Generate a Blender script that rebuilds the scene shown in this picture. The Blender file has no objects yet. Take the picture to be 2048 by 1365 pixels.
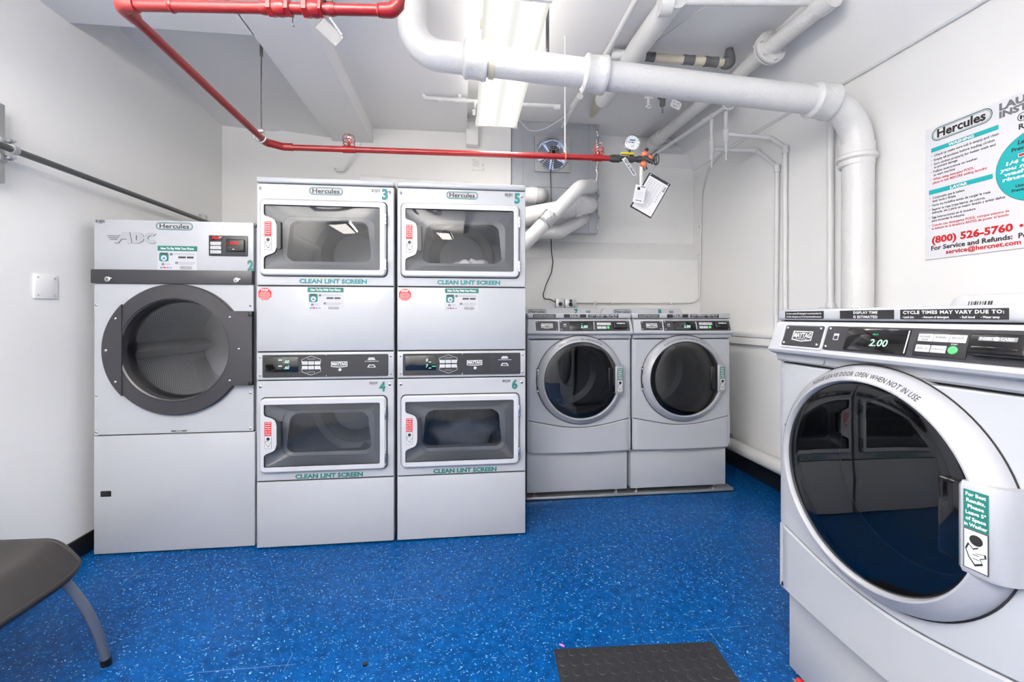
import bpy, bmesh, math, random
from mathutils import Vector, Matrix
from mathutils.geometry import tessellate_polygon

S = bpy.context.scene
COL = S.collection
PI = math.pi
rnd = random.Random(7)

# ------------------------------------------------------------------ camera
F_PX, YAW, HORIZ, CAM_H = 855.3, 0.1101, 634.3, 1.192
cam_data = bpy.data.cameras.new('camera')
cam_data.sensor_width = 36.0
cam_data.lens = F_PX / 2048 * 36.0
cam_data.shift_y = -(1365 / 2 - HORIZ) / 2048
cam_data.clip_start = 0.02
cam = bpy.data.objects.new('camera', cam_data)
COL.objects.link(cam)
cam.location = (0, 0, CAM_H)
cam.rotation_euler = (PI / 2, 0, -YAW)
S.camera = cam

# ------------------------------------------------------------------ world, exposure
world = bpy.data.worlds.new('world')
S.world = world
world.use_nodes = True
world.node_tree.nodes['Background'].inputs['Color'].default_value = (0.95, 0.97, 1.0, 1)
world.node_tree.nodes['Background'].inputs['Strength'].default_value = 0.3
S.view_settings.view_transform = 'Standard'
S.view_settings.look = 'None'
S.view_settings.gamma = 1.0
S.view_settings.use_curve_mapping = False
S.view_settings.exposure = 0.42

# ------------------------------------------------------------------ lamps (visible fixture's tubes, added unseen lamps, added upward fills)
def area(name, loc, sx, sy, power, rot=(0, 0, 0), color=(1.0, 0.952, 0.88)):
    l = bpy.data.lights.new(name, 'AREA')
    l.shape = 'RECTANGLE'; l.size = sx; l.size_y = sy; l.energy = power; l.color = color
    o = bpy.data.objects.new(name, l); COL.objects.link(o)
    o.location = loc; o.rotation_euler = rot
    return o
area('lamp_light', (0.222, 2.385, 2.515), 0.24, 1.15, 15)
area('added_rear_light', (-0.38, -0.85, 2.29), 0.24, 1.15, 19)  # added unseen lamp behind the camera, brightens the room
area('added_rear_side_light', (-0.535, -0.85, 2.325), 0.06, 1.15, 22, (0, PI / 2, 0))  # added strip, throws rear light sideways to the left
area('added_rear_side_light', (-0.225, -0.85, 2.325), 0.06, 1.15, 4, (0, -PI / 2, 0))  # added strip, weaker, facing right
area('added_left_light', (-1.15, -0.2, 2.29), 0.24, 1.15, 16)  # second added unseen lamp, for the left side
area('added_left_side_light', (-1.305, -0.2, 2.325), 0.06, 1.15, 25, (0, PI / 2, 0))  # added strip brightening the upper left wall
area('added_left_side_light', (-0.995, -0.2, 2.325), 0.06, 1.15, 9, (0, -PI / 2, 0))  # added strip on the other flank of the left lamp
area('added_rear_ceiling_fill', (-0.38, -0.85, 2.44), 0.28, 1.15, 95, (PI, 0, 0))  # added upward fill, brightens the middle ceiling
area('added_left_ceiling_fill', (-1.15, -0.2, 2.44), 0.28, 1.15, 90, (PI, 0, 0))  # added upward fill, brightens the ceiling at the left
area('added_ceiling_fill', (0.222, 2.385, 2.635), 0.26, 1.15, 2.2, (PI, 0, 0))  # faint upward fill added over the visible fixture, for the ceiling
LENS_GLOW = 0.95

c_, s_ = math.cos(YAW), math.sin(YAW)
def P(u, v, X=None, Y=None, z=None, Z=None):
    """photo pixel + one known coordinate -> world point"""
    a = (u - 1024) / F_PX; b = (HORIZ - v) / F_PX
    d = Vector((a * c_ + s_, -a * s_ + c_, b))
    if X is not None: k = X / d.x
    elif Y is not None: k = Y / d.y
    elif z is not None: k = (z - CAM_H) / d.z
    else: k = Z
    return Vector((k * d.x, k * d.y, CAM_H + k * d.z))

# ------------------------------------------------------------------ materials
def lin(c):
    return tuple(((x / 255) / 12.92 if x / 255 <= 0.04045 else ((x / 255 + 0.055) / 1.055) ** 2.4) for x in c) + (1,)
def mat(name, rgb, rough=0.5, metal=0.0, spec=0.5, coat=0.0, var=0.0, vscale=3.0, bump=0.0, bscale=40.0, emit=None, estr=1.0):
    m = bpy.data.materials.new(name); m.use_nodes = True
    nt = m.node_tree; b = nt.nodes['Principled BSDF']
    col = lin(rgb)
    b.inputs['Base Color'].default_value = col
    b.inputs['Roughness'].default_value = rough
    b.inputs['Metallic'].default_value = metal
    b.inputs['Specular IOR Level'].default_value = spec
    b.inputs['Coat Weight'].default_value = coat
    b.inputs['Coat Roughness'].default_value = 0.08
    tc = nt.nodes.new('ShaderNodeTexCoord')
    if var > 0:
        n = nt.nodes.new('ShaderNodeTexNoise'); n.inputs['Scale'].default_value = vscale; n.inputs['Detail'].default_value = 5
        nt.links.new(tc.outputs['Object'], n.inputs['Vector'])
        r = nt.nodes.new('ShaderNodeValToRGB')
        r.color_ramp.elements[0].position = 0.3; r.color_ramp.elements[1].position = 0.7
        r.color_ramp.elements[0].color = tuple(x * (1 - var) for x in col[:3]) + (1,)
        r.color_ramp.elements[1].color = tuple(min(1, x * (1 + var * .6)) for x in col[:3]) + (1,)
        nt.links.new(n.outputs['Fac'], r.inputs['Fac']); nt.links.new(r.outputs['Color'], b.inputs['Base Color'])
    if bump > 0:
        n2 = nt.nodes.new('ShaderNodeTexNoise'); n2.inputs['Scale'].default_value = bscale; n2.inputs['Detail'].default_value = 4
        nt.links.new(tc.outputs['Object'], n2.inputs['Vector'])
        bp = nt.nodes.new('ShaderNodeBump'); bp.inputs['Strength'].default_value = bump; bp.inputs['Distance'].default_value = 0.01
        nt.links.new(n2.outputs['Fac'], bp.inputs['Height']); nt.links.new(bp.outputs['Normal'], b.inputs['Normal'])
    if emit is not None:
        b.inputs['Emission Color'].default_value = lin(emit); b.inputs['Emission Strength'].default_value = estr
    return m

def glass_mat(name, tint, rough=0.0, ior=1.5, spec_tint=(1, 1, 1)):
    m = bpy.data.materials.new(name); m.use_nodes = True
    nt = m.node_tree; nt.nodes.clear()
    out = nt.nodes.new('ShaderNodeOutputMaterial')
    tr = nt.nodes.new('ShaderNodeBsdfTransparent'); tr.inputs['Color'].default_value = tuple(tint) + (1,)
    gl = nt.nodes.new('ShaderNodeBsdfGlossy'); gl.inputs['Roughness'].default_value = rough
    gl.inputs['Color'].default_value = tuple(spec_tint) + (1,)
    fr = nt.nodes.new('ShaderNodeFresnel'); fr.inputs['IOR'].default_value = ior
    mx = nt.nodes.new('ShaderNodeMixShader')
    nt.links.new(fr.outputs['Fac'], mx.inputs['Fac']); nt.links.new(tr.outputs[0], mx.inputs[1]); nt.links.new(gl.outputs[0], mx.inputs[2])
    nt.links.new(mx.outputs[0], out.inputs['Surface'])
    return m

def emis(name, rgb, strength):
    m = bpy.data.materials.new(name); m.use_nodes = True
    nt = m.node_tree; nt.nodes.clear()
    out = nt.nodes.new('ShaderNodeOutputMaterial'); e = nt.nodes.new('ShaderNodeEmission')
    e.inputs['Color'].default_value = lin(rgb); e.inputs['Strength'].default_value = strength
    nt.links.new(e.outputs[0], out.inputs['Surface'])
    return m

M = {}
M['wall'] = mat('wall_paint', (238, 238, 238), 0.55, spec=0.3, var=0.02, vscale=1.2, bump=0.12, bscale=7)
M['ceil'] = mat('ceiling_paint', (238, 238, 239), 0.6, spec=0.3, bump=0.1, bscale=9)
M['white'] = mat('white_enamel', (165, 168, 175), 0.26, coat=0.25, var=0.012, vscale=2.0)
M['white2'] = mat('white_plastic', (184, 186, 193), 0.32, coat=0.2)
M['silver'] = mat('silver_plastic', (150, 152, 159), 0.34, metal=0.0, coat=0.3)
M['charcoal'] = mat('charcoal_panel', (46, 46, 51), 0.4, var=0.05, vscale=8)
M['dark'] = mat('dark_grey_plastic', (32, 33, 37), 0.38)
M['black'] = mat('black_plastic', (16, 16, 18), 0.3)
M['gap'] = mat('seam_black', (28, 29, 33), 0.8)
M['screen'] = mat('black_screen', (6, 6, 8), 0.08, coat=0.6)
M['teal'] = mat('teal_ink', (0, 112, 114), 0.5)
M['green'] = mat('dark_teal_ink', (20, 100, 92), 0.5)
M['ink'] = mat('black_ink', (30, 30, 32), 0.5)
M['grey_ink'] = mat('grey_ink', (110, 112, 118), 0.5)
M['white_ink'] = mat('white_ink', (236, 238, 240), 0.5)
M['sticker'] = mat('sticker_grey', (176, 178, 185), 0.45)
M['label'] = mat('label_grey', (196, 198, 202), 0.45)
M['red'] = mat('red_ink', (182, 20, 28), 0.5)
M['blue_ink'] = mat('blue_ink', (40, 110, 180), 0.5)
M['green_btn'] = mat('green_button', (70, 205, 95), 0.4, emit=(60, 220, 90), estr=0.25)
M['led_white'] = emis('led_green_white', (190, 255, 225), 1.3)
M['led_red'] = emis('led_red', (255, 40, 40), 1.6)
M['led_green'] = emis('led_green', (90, 235, 170), 1.0)
M['steel'] = mat('bright_steel', (190, 192, 196), 0.25, metal=1.0)
M['galv'] = mat('galvanised_sheet', (172, 176, 183), 0.42, metal=0.3, var=0.10, vscale=5, bump=0.05, bscale=6)
M['foil'] = mat('foil_tape', (200, 202, 206), 0.25, metal=1.0, bump=0.8, bscale=60)
M['redpipe'] = mat('red_paint', (142, 18, 22), 0.32, coat=0.3, var=0.10, vscale=4, bump=0.05, bscale=60)
M['pipe'] = mat('white_pipe_paint', (214, 214, 214), 0.36, coat=0.15, var=0.03, vscale=5, bump=0.4, bscale=38)
M['pipe_s'] = mat('white_conduit_paint', (220, 221, 222), 0.4, bump=0.15, bscale=60)
M['duct'] = mat('white_duct_wrap', (216, 216, 217), 0.45, var=0.04, vscale=10, bump=0.25, bscale=25)
M['cream'] = mat('cream_pipe_wrap', (206, 199, 180), 0.6, var=0.12, vscale=14, bump=0.3, bscale=40)
M['tape'] = mat('dark_tape_wrap', (104, 104, 106), 0.6, var=0.25, vscale=25, bump=0.4, bscale=50)
M['pole'] = mat('grey_steel_pole', (96, 98, 100), 0.35, metal=0.6)
M['bracket'] = mat('zinc_bracket', (186, 188, 190), 0.35, metal=0.7)
M['plate'] = mat('dull_metal_plate', (92, 93, 97), 0.5, metal=0.15, var=0.12, vscale=9)
M['brass'] = mat('copper_orange_valve', (226, 122, 92), 0.35, metal=0.3)
M['iron'] = mat('dark_iron', (78, 80, 82), 0.45, metal=0.7, bump=0.3, bscale=90)
M['yellow'] = mat('yellow_handle', (212, 190, 20), 0.4)
M['rubber'] = mat('black_base_rubber', (22, 23, 27), 0.4, var=0.15, vscale=6)
M['seat'] = mat('grey_brown_plastic', (36, 34, 35), 0.5, bump=0.08, bscale=300)
M['leg'] = mat('grey_chair_leg', (116, 120, 130), 0.3, metal=0.5)
M['paper'] = mat('paper', (222, 222, 226), 0.6)
M['blades'] = mat('fan_blade', (128, 134, 150), 0.35, metal=0.3)
M['fabric'] = mat('laundry_fabric', (214, 214, 216), 0.85, var=0.15, vscale=14, bump=0.4, bscale=25)
M['fabric_red'] = mat('red_fabric', (150, 84, 80), 0.85, var=0.15, vscale=14, bump=0.4, bscale=25)
M['fabric_dark'] = mat('dark_fabric', (70, 74, 84), 0.85, var=0.25, vscale=10, bump=0.4, bscale=25)
M['poster'] = mat('poster_vinyl', (226, 226, 232), 0.35)
M['cyan'] = mat('poster_teal', (0, 166, 172), 0.4)
M['glow'] = emis('daylight_outside', (190, 210, 255), 0.85)
M['glass_dryer'] = glass_mat('dryer_glass', (0.84, 0.85, 0.87), ior=1.45)
M['glass_adc'] = glass_mat('round_glass', (0.88, 0.88, 0.9), ior=1.45)
M['glass_wash'] = glass_mat('washer_glass', (0.21, 0.215, 0.235), ior=1.65)
M['funnel'] = mat('grey_door_liner', (124, 126, 132), 0.4, coat=0.15)
M['drum_white'] = mat('enamel_drum', (190, 194, 202), 0.35, coat=0.2)

def drum_material():
    m = mat('perforated_steel_drum', (176, 178, 182), 0.4, metal=0.15)
    nt = m.node_tree; b = nt.nodes['Principled BSDF']
    tc = nt.nodes.new('ShaderNodeTexCoord')
    v = nt.nodes.new('ShaderNodeTexVoronoi'); v.inputs['Scale'].default_value = 1.0; v.inputs['Randomness'].default_value = 0.0
    mp = nt.nodes.new('ShaderNodeMapping'); mp.inputs['Scale'].default_value = (1, 1, 1)
    # cylinder coordinates: angle and depth
    sp = nt.nodes.new('ShaderNodeSeparateXYZ'); nt.links.new(tc.outputs['UV'], sp.inputs[0])
    cb = nt.nodes.new('ShaderNodeCombineXYZ')
    nt.links.new(sp.outputs['X'], cb.inputs['X']); nt.links.new(sp.outputs['Y'], cb.inputs['Y'])
    nt.links.new(cb.outputs[0], mp.inputs['Vector']); mp.inputs['Rotation'].default_value = (0, 0, PI / 4)
    nt.links.new(mp.outputs[0], v.inputs['Vector'])
    r = nt.nodes.new('ShaderNodeValToRGB')
    r.color_ramp.elements[0].position = 0.26; r.color_ramp.elements[0].color = (0.012, 0.012, 0.014, 1)
    r.color_ramp.elements[1].position = 0.32; r.color_ramp.elements[1].color = (0.60, 0.61, 0.63, 1)
    nt.links.new(v.outputs['Distance'], r.inputs['Fac']); nt.links.new(r.outputs['Color'], b.inputs['Base Color'])
    return m
M['perf'] = drum_material()
M['steel_drum'] = mat('brushed_steel', (172, 174, 180), 0.35, metal=0.35, var=0.1, vscale=6)

def floor_material():
    m = bpy.data.materials.new('blue_flecked_tile'); m.use_nodes = True
    nt = m.node_tree; b = nt.nodes['Principled BSDF']; L = nt.links.new; N = nt.nodes.new
    b.inputs['Roughness'].default_value = 0.30; b.inputs['Specular IOR Level'].default_value = 0.10
    tc = N('ShaderNodeTexCoord')
    def math_(op, a, bb=None, c=None):
        n = N('ShaderNodeMath'); n.operation = op
        for i, q in enumerate((a, bb, c)):
            if q is None: continue
            if isinstance(q, (int, float)): n.inputs[i].default_value = q
            else: L(q, n.inputs[i])
        return n.outputs[0]
    # mottled blue
    n1 = N('ShaderNodeTexNoise'); n1.inputs['Scale'].default_value = 26; n1.inputs['Detail'].default_value = 6; n1.inputs['Roughness'].default_value = 0.65
    L(tc.outputs['Object'], n1.inputs['Vector'])
    r1 = N('ShaderNodeValToRGB'); e = r1.color_ramp.elements
    e[0].position = 0.3; e[0].color = lin((0, 46, 98)); e[1].position = 0.72; e[1].color = lin((0, 74, 138))
    L(n1.outputs['Fac'], r1.inputs['Fac'])
    # per tile tone
    mp = N('ShaderNodeMapping'); mp.inputs['Location'].default_value = (-0.75 / 0.305, -1.555 / 0.305, 0); mp.inputs['Scale'].default_value = (1 / 0.305, 1 / 0.305, 1)
    L(tc.outputs['Object'], mp.inputs['Vector'])
    fl = N('ShaderNodeVectorMath'); fl.operation = 'FLOOR'; L(mp.outputs[0], fl.inputs[0])
    wn = N('ShaderNodeTexWhiteNoise'); wn.noise_dimensions = '2D'; L(fl.outputs[0], wn.inputs['Vector'])
    col = r1.outputs['Color']
    hs = N('ShaderNodeHueSaturation'); L(col, hs.inputs['Color'])
    L(math_('MULTIPLY_ADD', wn.outputs['Value'], 0.14, 0.93), hs.inputs['Value'])
    col = hs.outputs['Color']
    # flecks: three stretched layers in different directions
    fac = None
    for (ang, sc, st, th) in ((0.35, 95, 3.2, 0.155), (1.15, 105, 3.6, 0.14), (-0.5, 90, 3.4, 0.14), (2.0, 140, 2.6, 0.13), (0.9, 55, 2.8, 0.10)):
        w = N('ShaderNodeTexNoise'); w.inputs['Scale'].default_value = 22
        L(tc.outputs['Object'], w.inputs['Vector'])
        wa = N('ShaderNodeVectorMath'); wa.operation = 'SCALE'; wa.inputs['Scale'].default_value = 0.03; L(w.outputs['Color'], wa.inputs[0])
        ad = N('ShaderNodeVectorMath'); ad.operation = 'ADD'; L(tc.outputs['Object'], ad.inputs[0]); L(wa.outputs[0], ad.inputs[1])
        mr = N('ShaderNodeMapping'); mr.inputs['Rotation'].default_value = (0, 0, ang); L(ad.outputs[0], mr.inputs['Vector'])
        ms = N('ShaderNodeMapping'); ms.inputs['Scale'].default_value = (sc / st, sc, sc); ms.inputs['Location'].default_value = (ang * 7, sc, 0); L(mr.outputs[0], ms.inputs['Vector'])
        v = N('ShaderNodeTexVoronoi'); v.voronoi_dimensions = '2D'; v.inputs['Scale'].default_value = 1.0; L(ms.outputs[0], v.inputs['Vector'])
        sx = N('ShaderNodeSeparateColor'); L(v.outputs['Color'], sx.inputs[0])
        # only some cells carry a fleck, of varying size
        on = math_('SUBTRACT', sx.outputs['Red'], 0.55)
        size = math_('MULTIPLY', on, th * 2.3)
        d = math_('LESS_THAN', v.outputs['Distance'], size)
        d = math_('MULTIPLY', d, math_('MULTIPLY_ADD', sx.outputs['Green'], 0.75, 0.15))
        fac = d if fac is None else math_('MAXIMUM', fac, d)
    mx = N('ShaderNodeMix'); mx.data_type = 'RGBA'
    L(fac, mx.inputs['Factor']); L(col, mx.inputs['A']); mx.inputs['B'].default_value = lin((130, 190, 230))
    # dark joints between tiles and a few pale scuffed ones
    sp = N('ShaderNodeSeparateXYZ'); L(mp.outputs[0], sp.inputs[0])
    def joint(o):
        f = math_('FRACT', o); f = math_('SUBTRACT', f, 0.5); f = math_('ABSOLUTE', f)
        return math_('GREATER_THAN', f, 0.4965)
    j = math_('MAXIMUM', joint(sp.outputs['X']), joint(sp.outputs['Y']))
    n3 = N('ShaderNodeTexNoise'); n3.inputs['Scale'].default_value = 2.6; n3.inputs['Detail'].default_value = 3; L(tc.outputs['Object'], n3.inputs['Vector'])
    jp = math_('MULTIPLY', j, math_('GREATER_THAN', n3.outputs['Fac'], 0.60))
    mx2 = N('ShaderNodeMix'); mx2.data_type = 'RGBA'
    L(math_('MULTIPLY', j, 0.3), mx2.inputs['Factor']); L(mx.outputs['Result'], mx2.inputs['A']); mx2.inputs['B'].default_value = lin((6, 60, 120))
    mx3 = N('ShaderNodeMix'); mx3.data_type = 'RGBA'
    L(math_('MULTIPLY', jp, 0.35), mx3.inputs['Factor']); L(mx2.outputs['Result'], mx3.inputs['A']); mx3.inputs['B'].default_value = lin((140, 170, 200))
    L(mx3.outputs['Result'], b.inputs['Base Color'])
    bp = N('ShaderNodeBump'); bp.inputs['Strength'].default_value = 0.12; bp.inputs['Distance'].default_value = 0.004
    L(n1.outputs['Fac'], bp.inputs['Height']); L(bp.outputs['Normal'], b.inputs['Normal'])
    return m
M['floor'] = floor_material()

# ------------------------------------------------------------------ mesh builder
OFF = {}
_text_cache = {}
def glyphs(s, spacing=1.0, bold=0.0):
    key = (s, spacing, bold)
    if key not in _text_cache:
        cu = bpy.data.curves.new('t', 'FONT'); cu.body = s; cu.size = 1.0; cu.resolution_u = 2
        cu.space_character = spacing; cu.offset = bold; cu.fill_mode = 'FRONT'
        ob = bpy.data.objects.new('t', cu)
        COL.objects.link(ob)
        dg = bpy.context.evaluated_depsgraph_get(); dg.update()
        me = ob.evaluated_get(dg).to_mesh()
        vs = [(v.co.x, v.co.y) for v in me.vertices]; fs = [tuple(p.vertices) for p in me.polygons]
        ob.evaluated_get(dg).to_mesh_clear()
        bpy.data.objects.remove(ob); bpy.data.curves.remove(cu)
        _text_cache[key] = (vs, fs)
    return _text_cache[key]

class MB:
    def __init__(self):
        self.v = []; self.f = []; self.mi = []; self.mats = []; self.T = None; self.uv = {}
    def m(self, name):
        mm = M[name]
        if mm not in self.mats: self.mats.append(mm)
        return self.mats.index(mm)
    def add(self, vs, fs, mname, uvs=None):
        b = len(self.v); i = self.m(mname)
        for p in vs:
            p = Vector(p)
            self.v.append(self.T @ p if self.T is not None else p)
        for k, f in enumerate(fs):
            if uvs is not None: self.uv[len(self.f)] = uvs[k]
            self.f.append(tuple(b + q for q in f)); self.mi.append(i)
        return self
    def box(self, x0, x1, y0, y1, z0, z1, m, r=0.0, seg=2):
        if x0 > x1: x0, x1 = x1, x0
        if y0 > y1: y0, y1 = y1, y0
        if z0 > z1: z0, z1 = z1, z0
        if r <= 0:
            vs = [(x, y, z) for x in (x0, x1) for y in (y0, y1) for z in (z0, z1)]
            fs = [(0, 1, 3, 2), (4, 6, 7, 5), (0, 4, 5, 1), (2, 3, 7, 6), (0, 2, 6, 4), (1, 5, 7, 3)]
            return self.add(vs, fs, m)
        bm = bmesh.new(); bmesh.ops.create_cube(bm, size=1.0)
        for q in bm.verts:
            q.co = Vector(((x0 + x1) / 2 + q.co.x * (x1 - x0), (y0 + y1) / 2 + q.co.y * (y1 - y0), (z0 + z1) / 2 + q.co.z * (z1 - z0)))
        r = min(r, (x1 - x0) * .49, (y1 - y0) * .49, (z1 - z0) * .49)
        bmesh.ops.bevel(bm, geom=bm.edges[:], offset=r, segments=seg, affect='EDGES', profile=0.5)
        bm.verts.index_update()
        vs = [q.co.copy() for q in bm.verts]; fs = [tuple(q.index for q in f.verts) for f in bm.faces]
        bm.free()
        return self.add(vs, fs, m)
    def loft(self, loops, m, cap0=False, cap1=False, closed=True, uvs=None):
        n = len(loops[0]); vs = [p for l in loops for p in l]; fs = []; uu = []
        for i in range(len(loops) - 1):
            for j in range(n if closed else n - 1):
                k = (j + 1) % n
                fs.append((i * n + j, i * n + k, (i + 1) * n + k, (i + 1) * n + j))
                if uvs: uu.append([uvs(i, j), uvs(i, j + 1), uvs(i + 1, j + 1), uvs(i + 1, j)])
        if cap0: fs.append(tuple(range(n))[::-1]); uu.append([(0, 0)] * n)
        if cap1: fs.append(tuple((len(loops) - 1) * n + j for j in range(n))); uu.append([(0, 0)] * n)
        return self.add(vs, fs, m, uu if uvs else None)
    def lathe(self, cx, cz, prof, m, n=64, cap0=False, cap1=False, a0=0, a1=2 * PI, uvscale=None):
        """prof: list of (radius, y); axis along y"""
        full = abs(a1 - a0 - 2 * PI) < 1e-6
        na = n if full else n + 1
        loops = [[(cx + r * math.cos(a0 + (a1 - a0) * j / n), y, cz + r * math.sin(a0 + (a1 - a0) * j / n)) for j in range(na)] for r, y in prof]
        uv = None
        if uvscale:
            L = [0]
            for i in range(1, len(prof)): L.append(L[-1] + math.hypot(prof[i][0] - prof[i - 1][0], prof[i][1] - prof[i - 1][1]))
            R = max(p[0] for p in prof)
            uv = lambda i, j: ((a1 - a0) * j / n * R * uvscale, L[i] * uvscale)
        return self.loft(loops, m, cap0, cap1, closed=full, uvs=uv)
    def tube(self, pts, r, m, n=16, bend=0.0, bseg=8, caps=True):
        pts = [Vector(p) for p in pts]
        orig = pts
        if bend > 0 and len(pts) > 2:
            out = [pts[0]]
            for i in range(1, len(pts) - 1):
                a, b, c = pts[i - 1], pts[i], pts[i + 1]
                d1 = (a - b).normalized(); d2 = (c - b).normalized()
                ang = d1.angle(d2)
                if ang > PI - 0.02: out.append(b); continue
                t = min(bend / math.tan(ang / 2), (a - b).length * .49, (c - b).length * .49)
                R = t * math.tan(ang / 2)
                p1 = b + d1 * t; p2 = b + d2 * t
                cen = b + (d1 + d2).normalized() * (R / math.sin(ang / 2))
                v1 = p1 - cen; v2 = p2 - cen; w = v1.angle(v2)
                for k in range(bseg + 1):
                    q = k / bseg
                    out.append(cen + (v1 * math.sin((1 - q) * w) + v2 * math.sin(q * w)) / math.sin(w))
            out.append(pts[-1]); pts = out
        rs = list(r) if isinstance(r, (list, tuple)) else [r] * len(pts)
        if len(rs) != len(pts):
            lo = [0.0]
            for i in range(1, len(orig)): lo.append(lo[-1] + (orig[i] - orig[i - 1]).length)
            ln = [0.0]
            for i in range(1, len(pts)): ln.append(ln[-1] + (pts[i] - pts[i - 1]).length)
            out = []
            for q in ln:
                q = q / ln[-1] * lo[-1]; k = 0
                while k < len(lo) - 2 and q > lo[k + 1]: k += 1
                w_ = (q - lo[k]) / (lo[k + 1] - lo[k]); out.append(rs[k] * (1 - w_) + rs[k + 1] * w_)
            rs = out
        loops = []
        t = (pts[1] - pts[0]).normalized()
        up = Vector((0, 0, 1)) if abs(t.z) < 0.9 else Vector((0, 1, 0))
        nrm = (up - t * up.dot(t)).normalized()
        for i, p in enumerate(pts):
            if i == 0: t2 = (pts[1] - pts[0]).normalized()
            elif i == len(pts) - 1: t2 = (pts[-1] - pts[-2]).normalized()
            else: t2 = ((pts[i + 1] - p).normalized() + (p - pts[i - 1]).normalized()).normalized()
            nrm = (nrm - t2 * nrm.dot(t2)).normalized()
            bi = t2.cross(nrm)
            loops.append([p + (nrm * math.cos(2 * PI * j / n) + bi * math.sin(2 * PI * j / n)) * rs[i] for j in range(n)])
        return self.loft(loops, m, caps, caps)
    def cyl(self, a, b, r, m, n=20):
        return self.tube([a, b], r, m, n)
    def ball(self, c, r, m, n=16, sc=(1, 1, 1)):
        loops = []
        k = n // 2
        for i in range(1, k):
            ph = PI * i / k
            loops.append([(c[0] + sc[0] * r * math.sin(ph) * math.cos(2 * PI * j / n), c[1] + sc[1] * r * math.sin(ph) * math.sin(2 * PI * j / n), c[2] + sc[2] * r * math.cos(ph)) for j in range(n)])
        return self.loft(loops, m, True, True)
    def plate(self, outer, holes, y0, y1, m, edge=None):
        """flat sheet in the x-z plane between y0 (front) and y1, with holes"""
        loops = [outer] + list(holes)
        tri = tessellate_polygon([[Vector((p[0], p[1], 0)) for p in l] for l in loops])
        flat = [p for l in loops for p in l]
        self.add([(p[0], y0, p[1]) for p in flat], tri, m)
        if y1 != y0:
            self.add([(p[0], y1, p[1]) for p in flat], tri, m)
            for l in loops:
                self.loft([[(p[0], y0, p[1]) for p in l], [(p[0], y1, p[1]) for p in l]], edge or m)
        return self
    def poly(self, pts, m):
        return self.add(pts, [tuple(range(len(pts)))], m)
    def text(self, s, x, z, h, m, y=-0.001, align='L', sx=1.0, shear=0.0, bold=0.0, rot=0.0, spacing=1.0, width=None):
        """text in the x-z plane; h = cap height; (x, z) = baseline left / centre / right"""
        vs, fs = glyphs(s, spacing, bold)
        if not vs: return self
        k = h / 0.69
        x0 = min(p[0] for p in vs); x1 = max(p[0] for p in vs)
        if width: sx = width / ((x1 - x0) * k)
        o = {'L': x0, 'C': (x0 + x1) / 2, 'R': x1}[align]
        cr, sr = math.cos(rot), math.sin(rot)
        out = []
        for a, b in vs:
            px = (a - o) * k * sx + b * k * shear; pz = b * k
            out.append((x + px * cr - pz * sr, y, z + px * sr + pz * cr))
        return self.add(out, fs, m)
    def rect(self, x0, x1, z0, z1, m, y=-0.001):
        return self.add([(x0, y, z0), (x1, y, z0), (x1, y, z1), (x0, y, z1)], [(0, 1, 2, 3)], m)
    def arc_text(self, s, cx, cz, R, h, a0, a1, m, yf, bold=0.0):
        n = len(s)
        adv = []
        for ch in s:
            if ch == ' ': adv.append(0.32); continue
            vs, _ = glyphs(ch, 1.0, bold); adv.append(max(p[0] for p in vs) - min(p[0] for p in vs) + 0.12)
        tot = sum(adv); pos = 0
        k = h / 0.69
        sx = abs(a1 - a0) * R / (tot * k)
        for ch, ad in zip(s, adv):
            q = (pos + ad / 2) / tot; pos += ad
            if ch == ' ': continue
            a = a0 + (a1 - a0) * q
            vs, fs = glyphs(ch, 1.0, bold); o = (max(p[0] for p in vs) + min(p[0] for p in vs)) / 2
            rot = a - PI / 2; out = []
            for vx, vy in vs:
                px = (vx - o) * k * sx; pz = vy * k
                X = cx + R * math.cos(a) + px * math.cos(rot) - pz * math.sin(rot)
                Z = cz + R * math.sin(a) + px * math.sin(rot) + pz * math.cos(rot)
                out.append((X, yf(math.hypot(X - cx, Z - cz)), Z))
            self.add(out, fs, m)
        return self
    def build(self, name, parent=None, sharp=32, **props):
        me = bpy.data.meshes.new(name)
        if parent is not None: off = OFF[parent.name]
        else:
            xs = [p.x for p in self.v]; ys = [p.y for p in self.v]; zs = [p.z for p in self.v]
            off = Vector(((min(xs) + max(xs)) / 2, (min(ys) + max(ys)) / 2, min(zs)))
        me.from_pydata([tuple(p - off) for p in self.v], [], self.f)
        for mm in self.mats: me.materials.append(mm)
        me.polygons.foreach_set('material_index', self.mi)
        if self.uv:
            ul = me.uv_layers.new(name='UVMap')
            for p in me.polygons:
                if p.index in self.uv:
                    for li, q in zip(p.loop_indices, self.uv[p.index]): ul.data[li].uv = q
        me.shade_smooth()
        me.set_sharp_from_angle(angle=math.radians(sharp))
        me.update()
        o = bpy.data.objects.new(name, me); COL.objects.link(o)
        if parent is not None:
            o.parent = parent
            OFF[o.name] = OFF[parent.name]
        else:
            o.location = off
            OFF[o.name] = off
        for k, q in props.items(): o[k] = q
        return o

def thing(name, label, cat, loc, rotz=0.0, off=None, group=None):
    o = bpy.data.objects.new(name, None); COL.objects.link(o)
    o.empty_display_size = 0.1
    o.location = loc; o.rotation_euler = (0, 0, rotz)
    OFF[o.name] = Vector(off if off is not None else loc)
    o['label'] = label; o['category'] = cat
    if group: o['group'] = group
    return o
def tag(o, label, cat, group=None):
    o['label'] = label; o['category'] = cat
    if group: o['group'] = group
    return o
def struct(mb, name, sharp=32):
    return mb.build(name, None, sharp, kind='structure')

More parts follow.
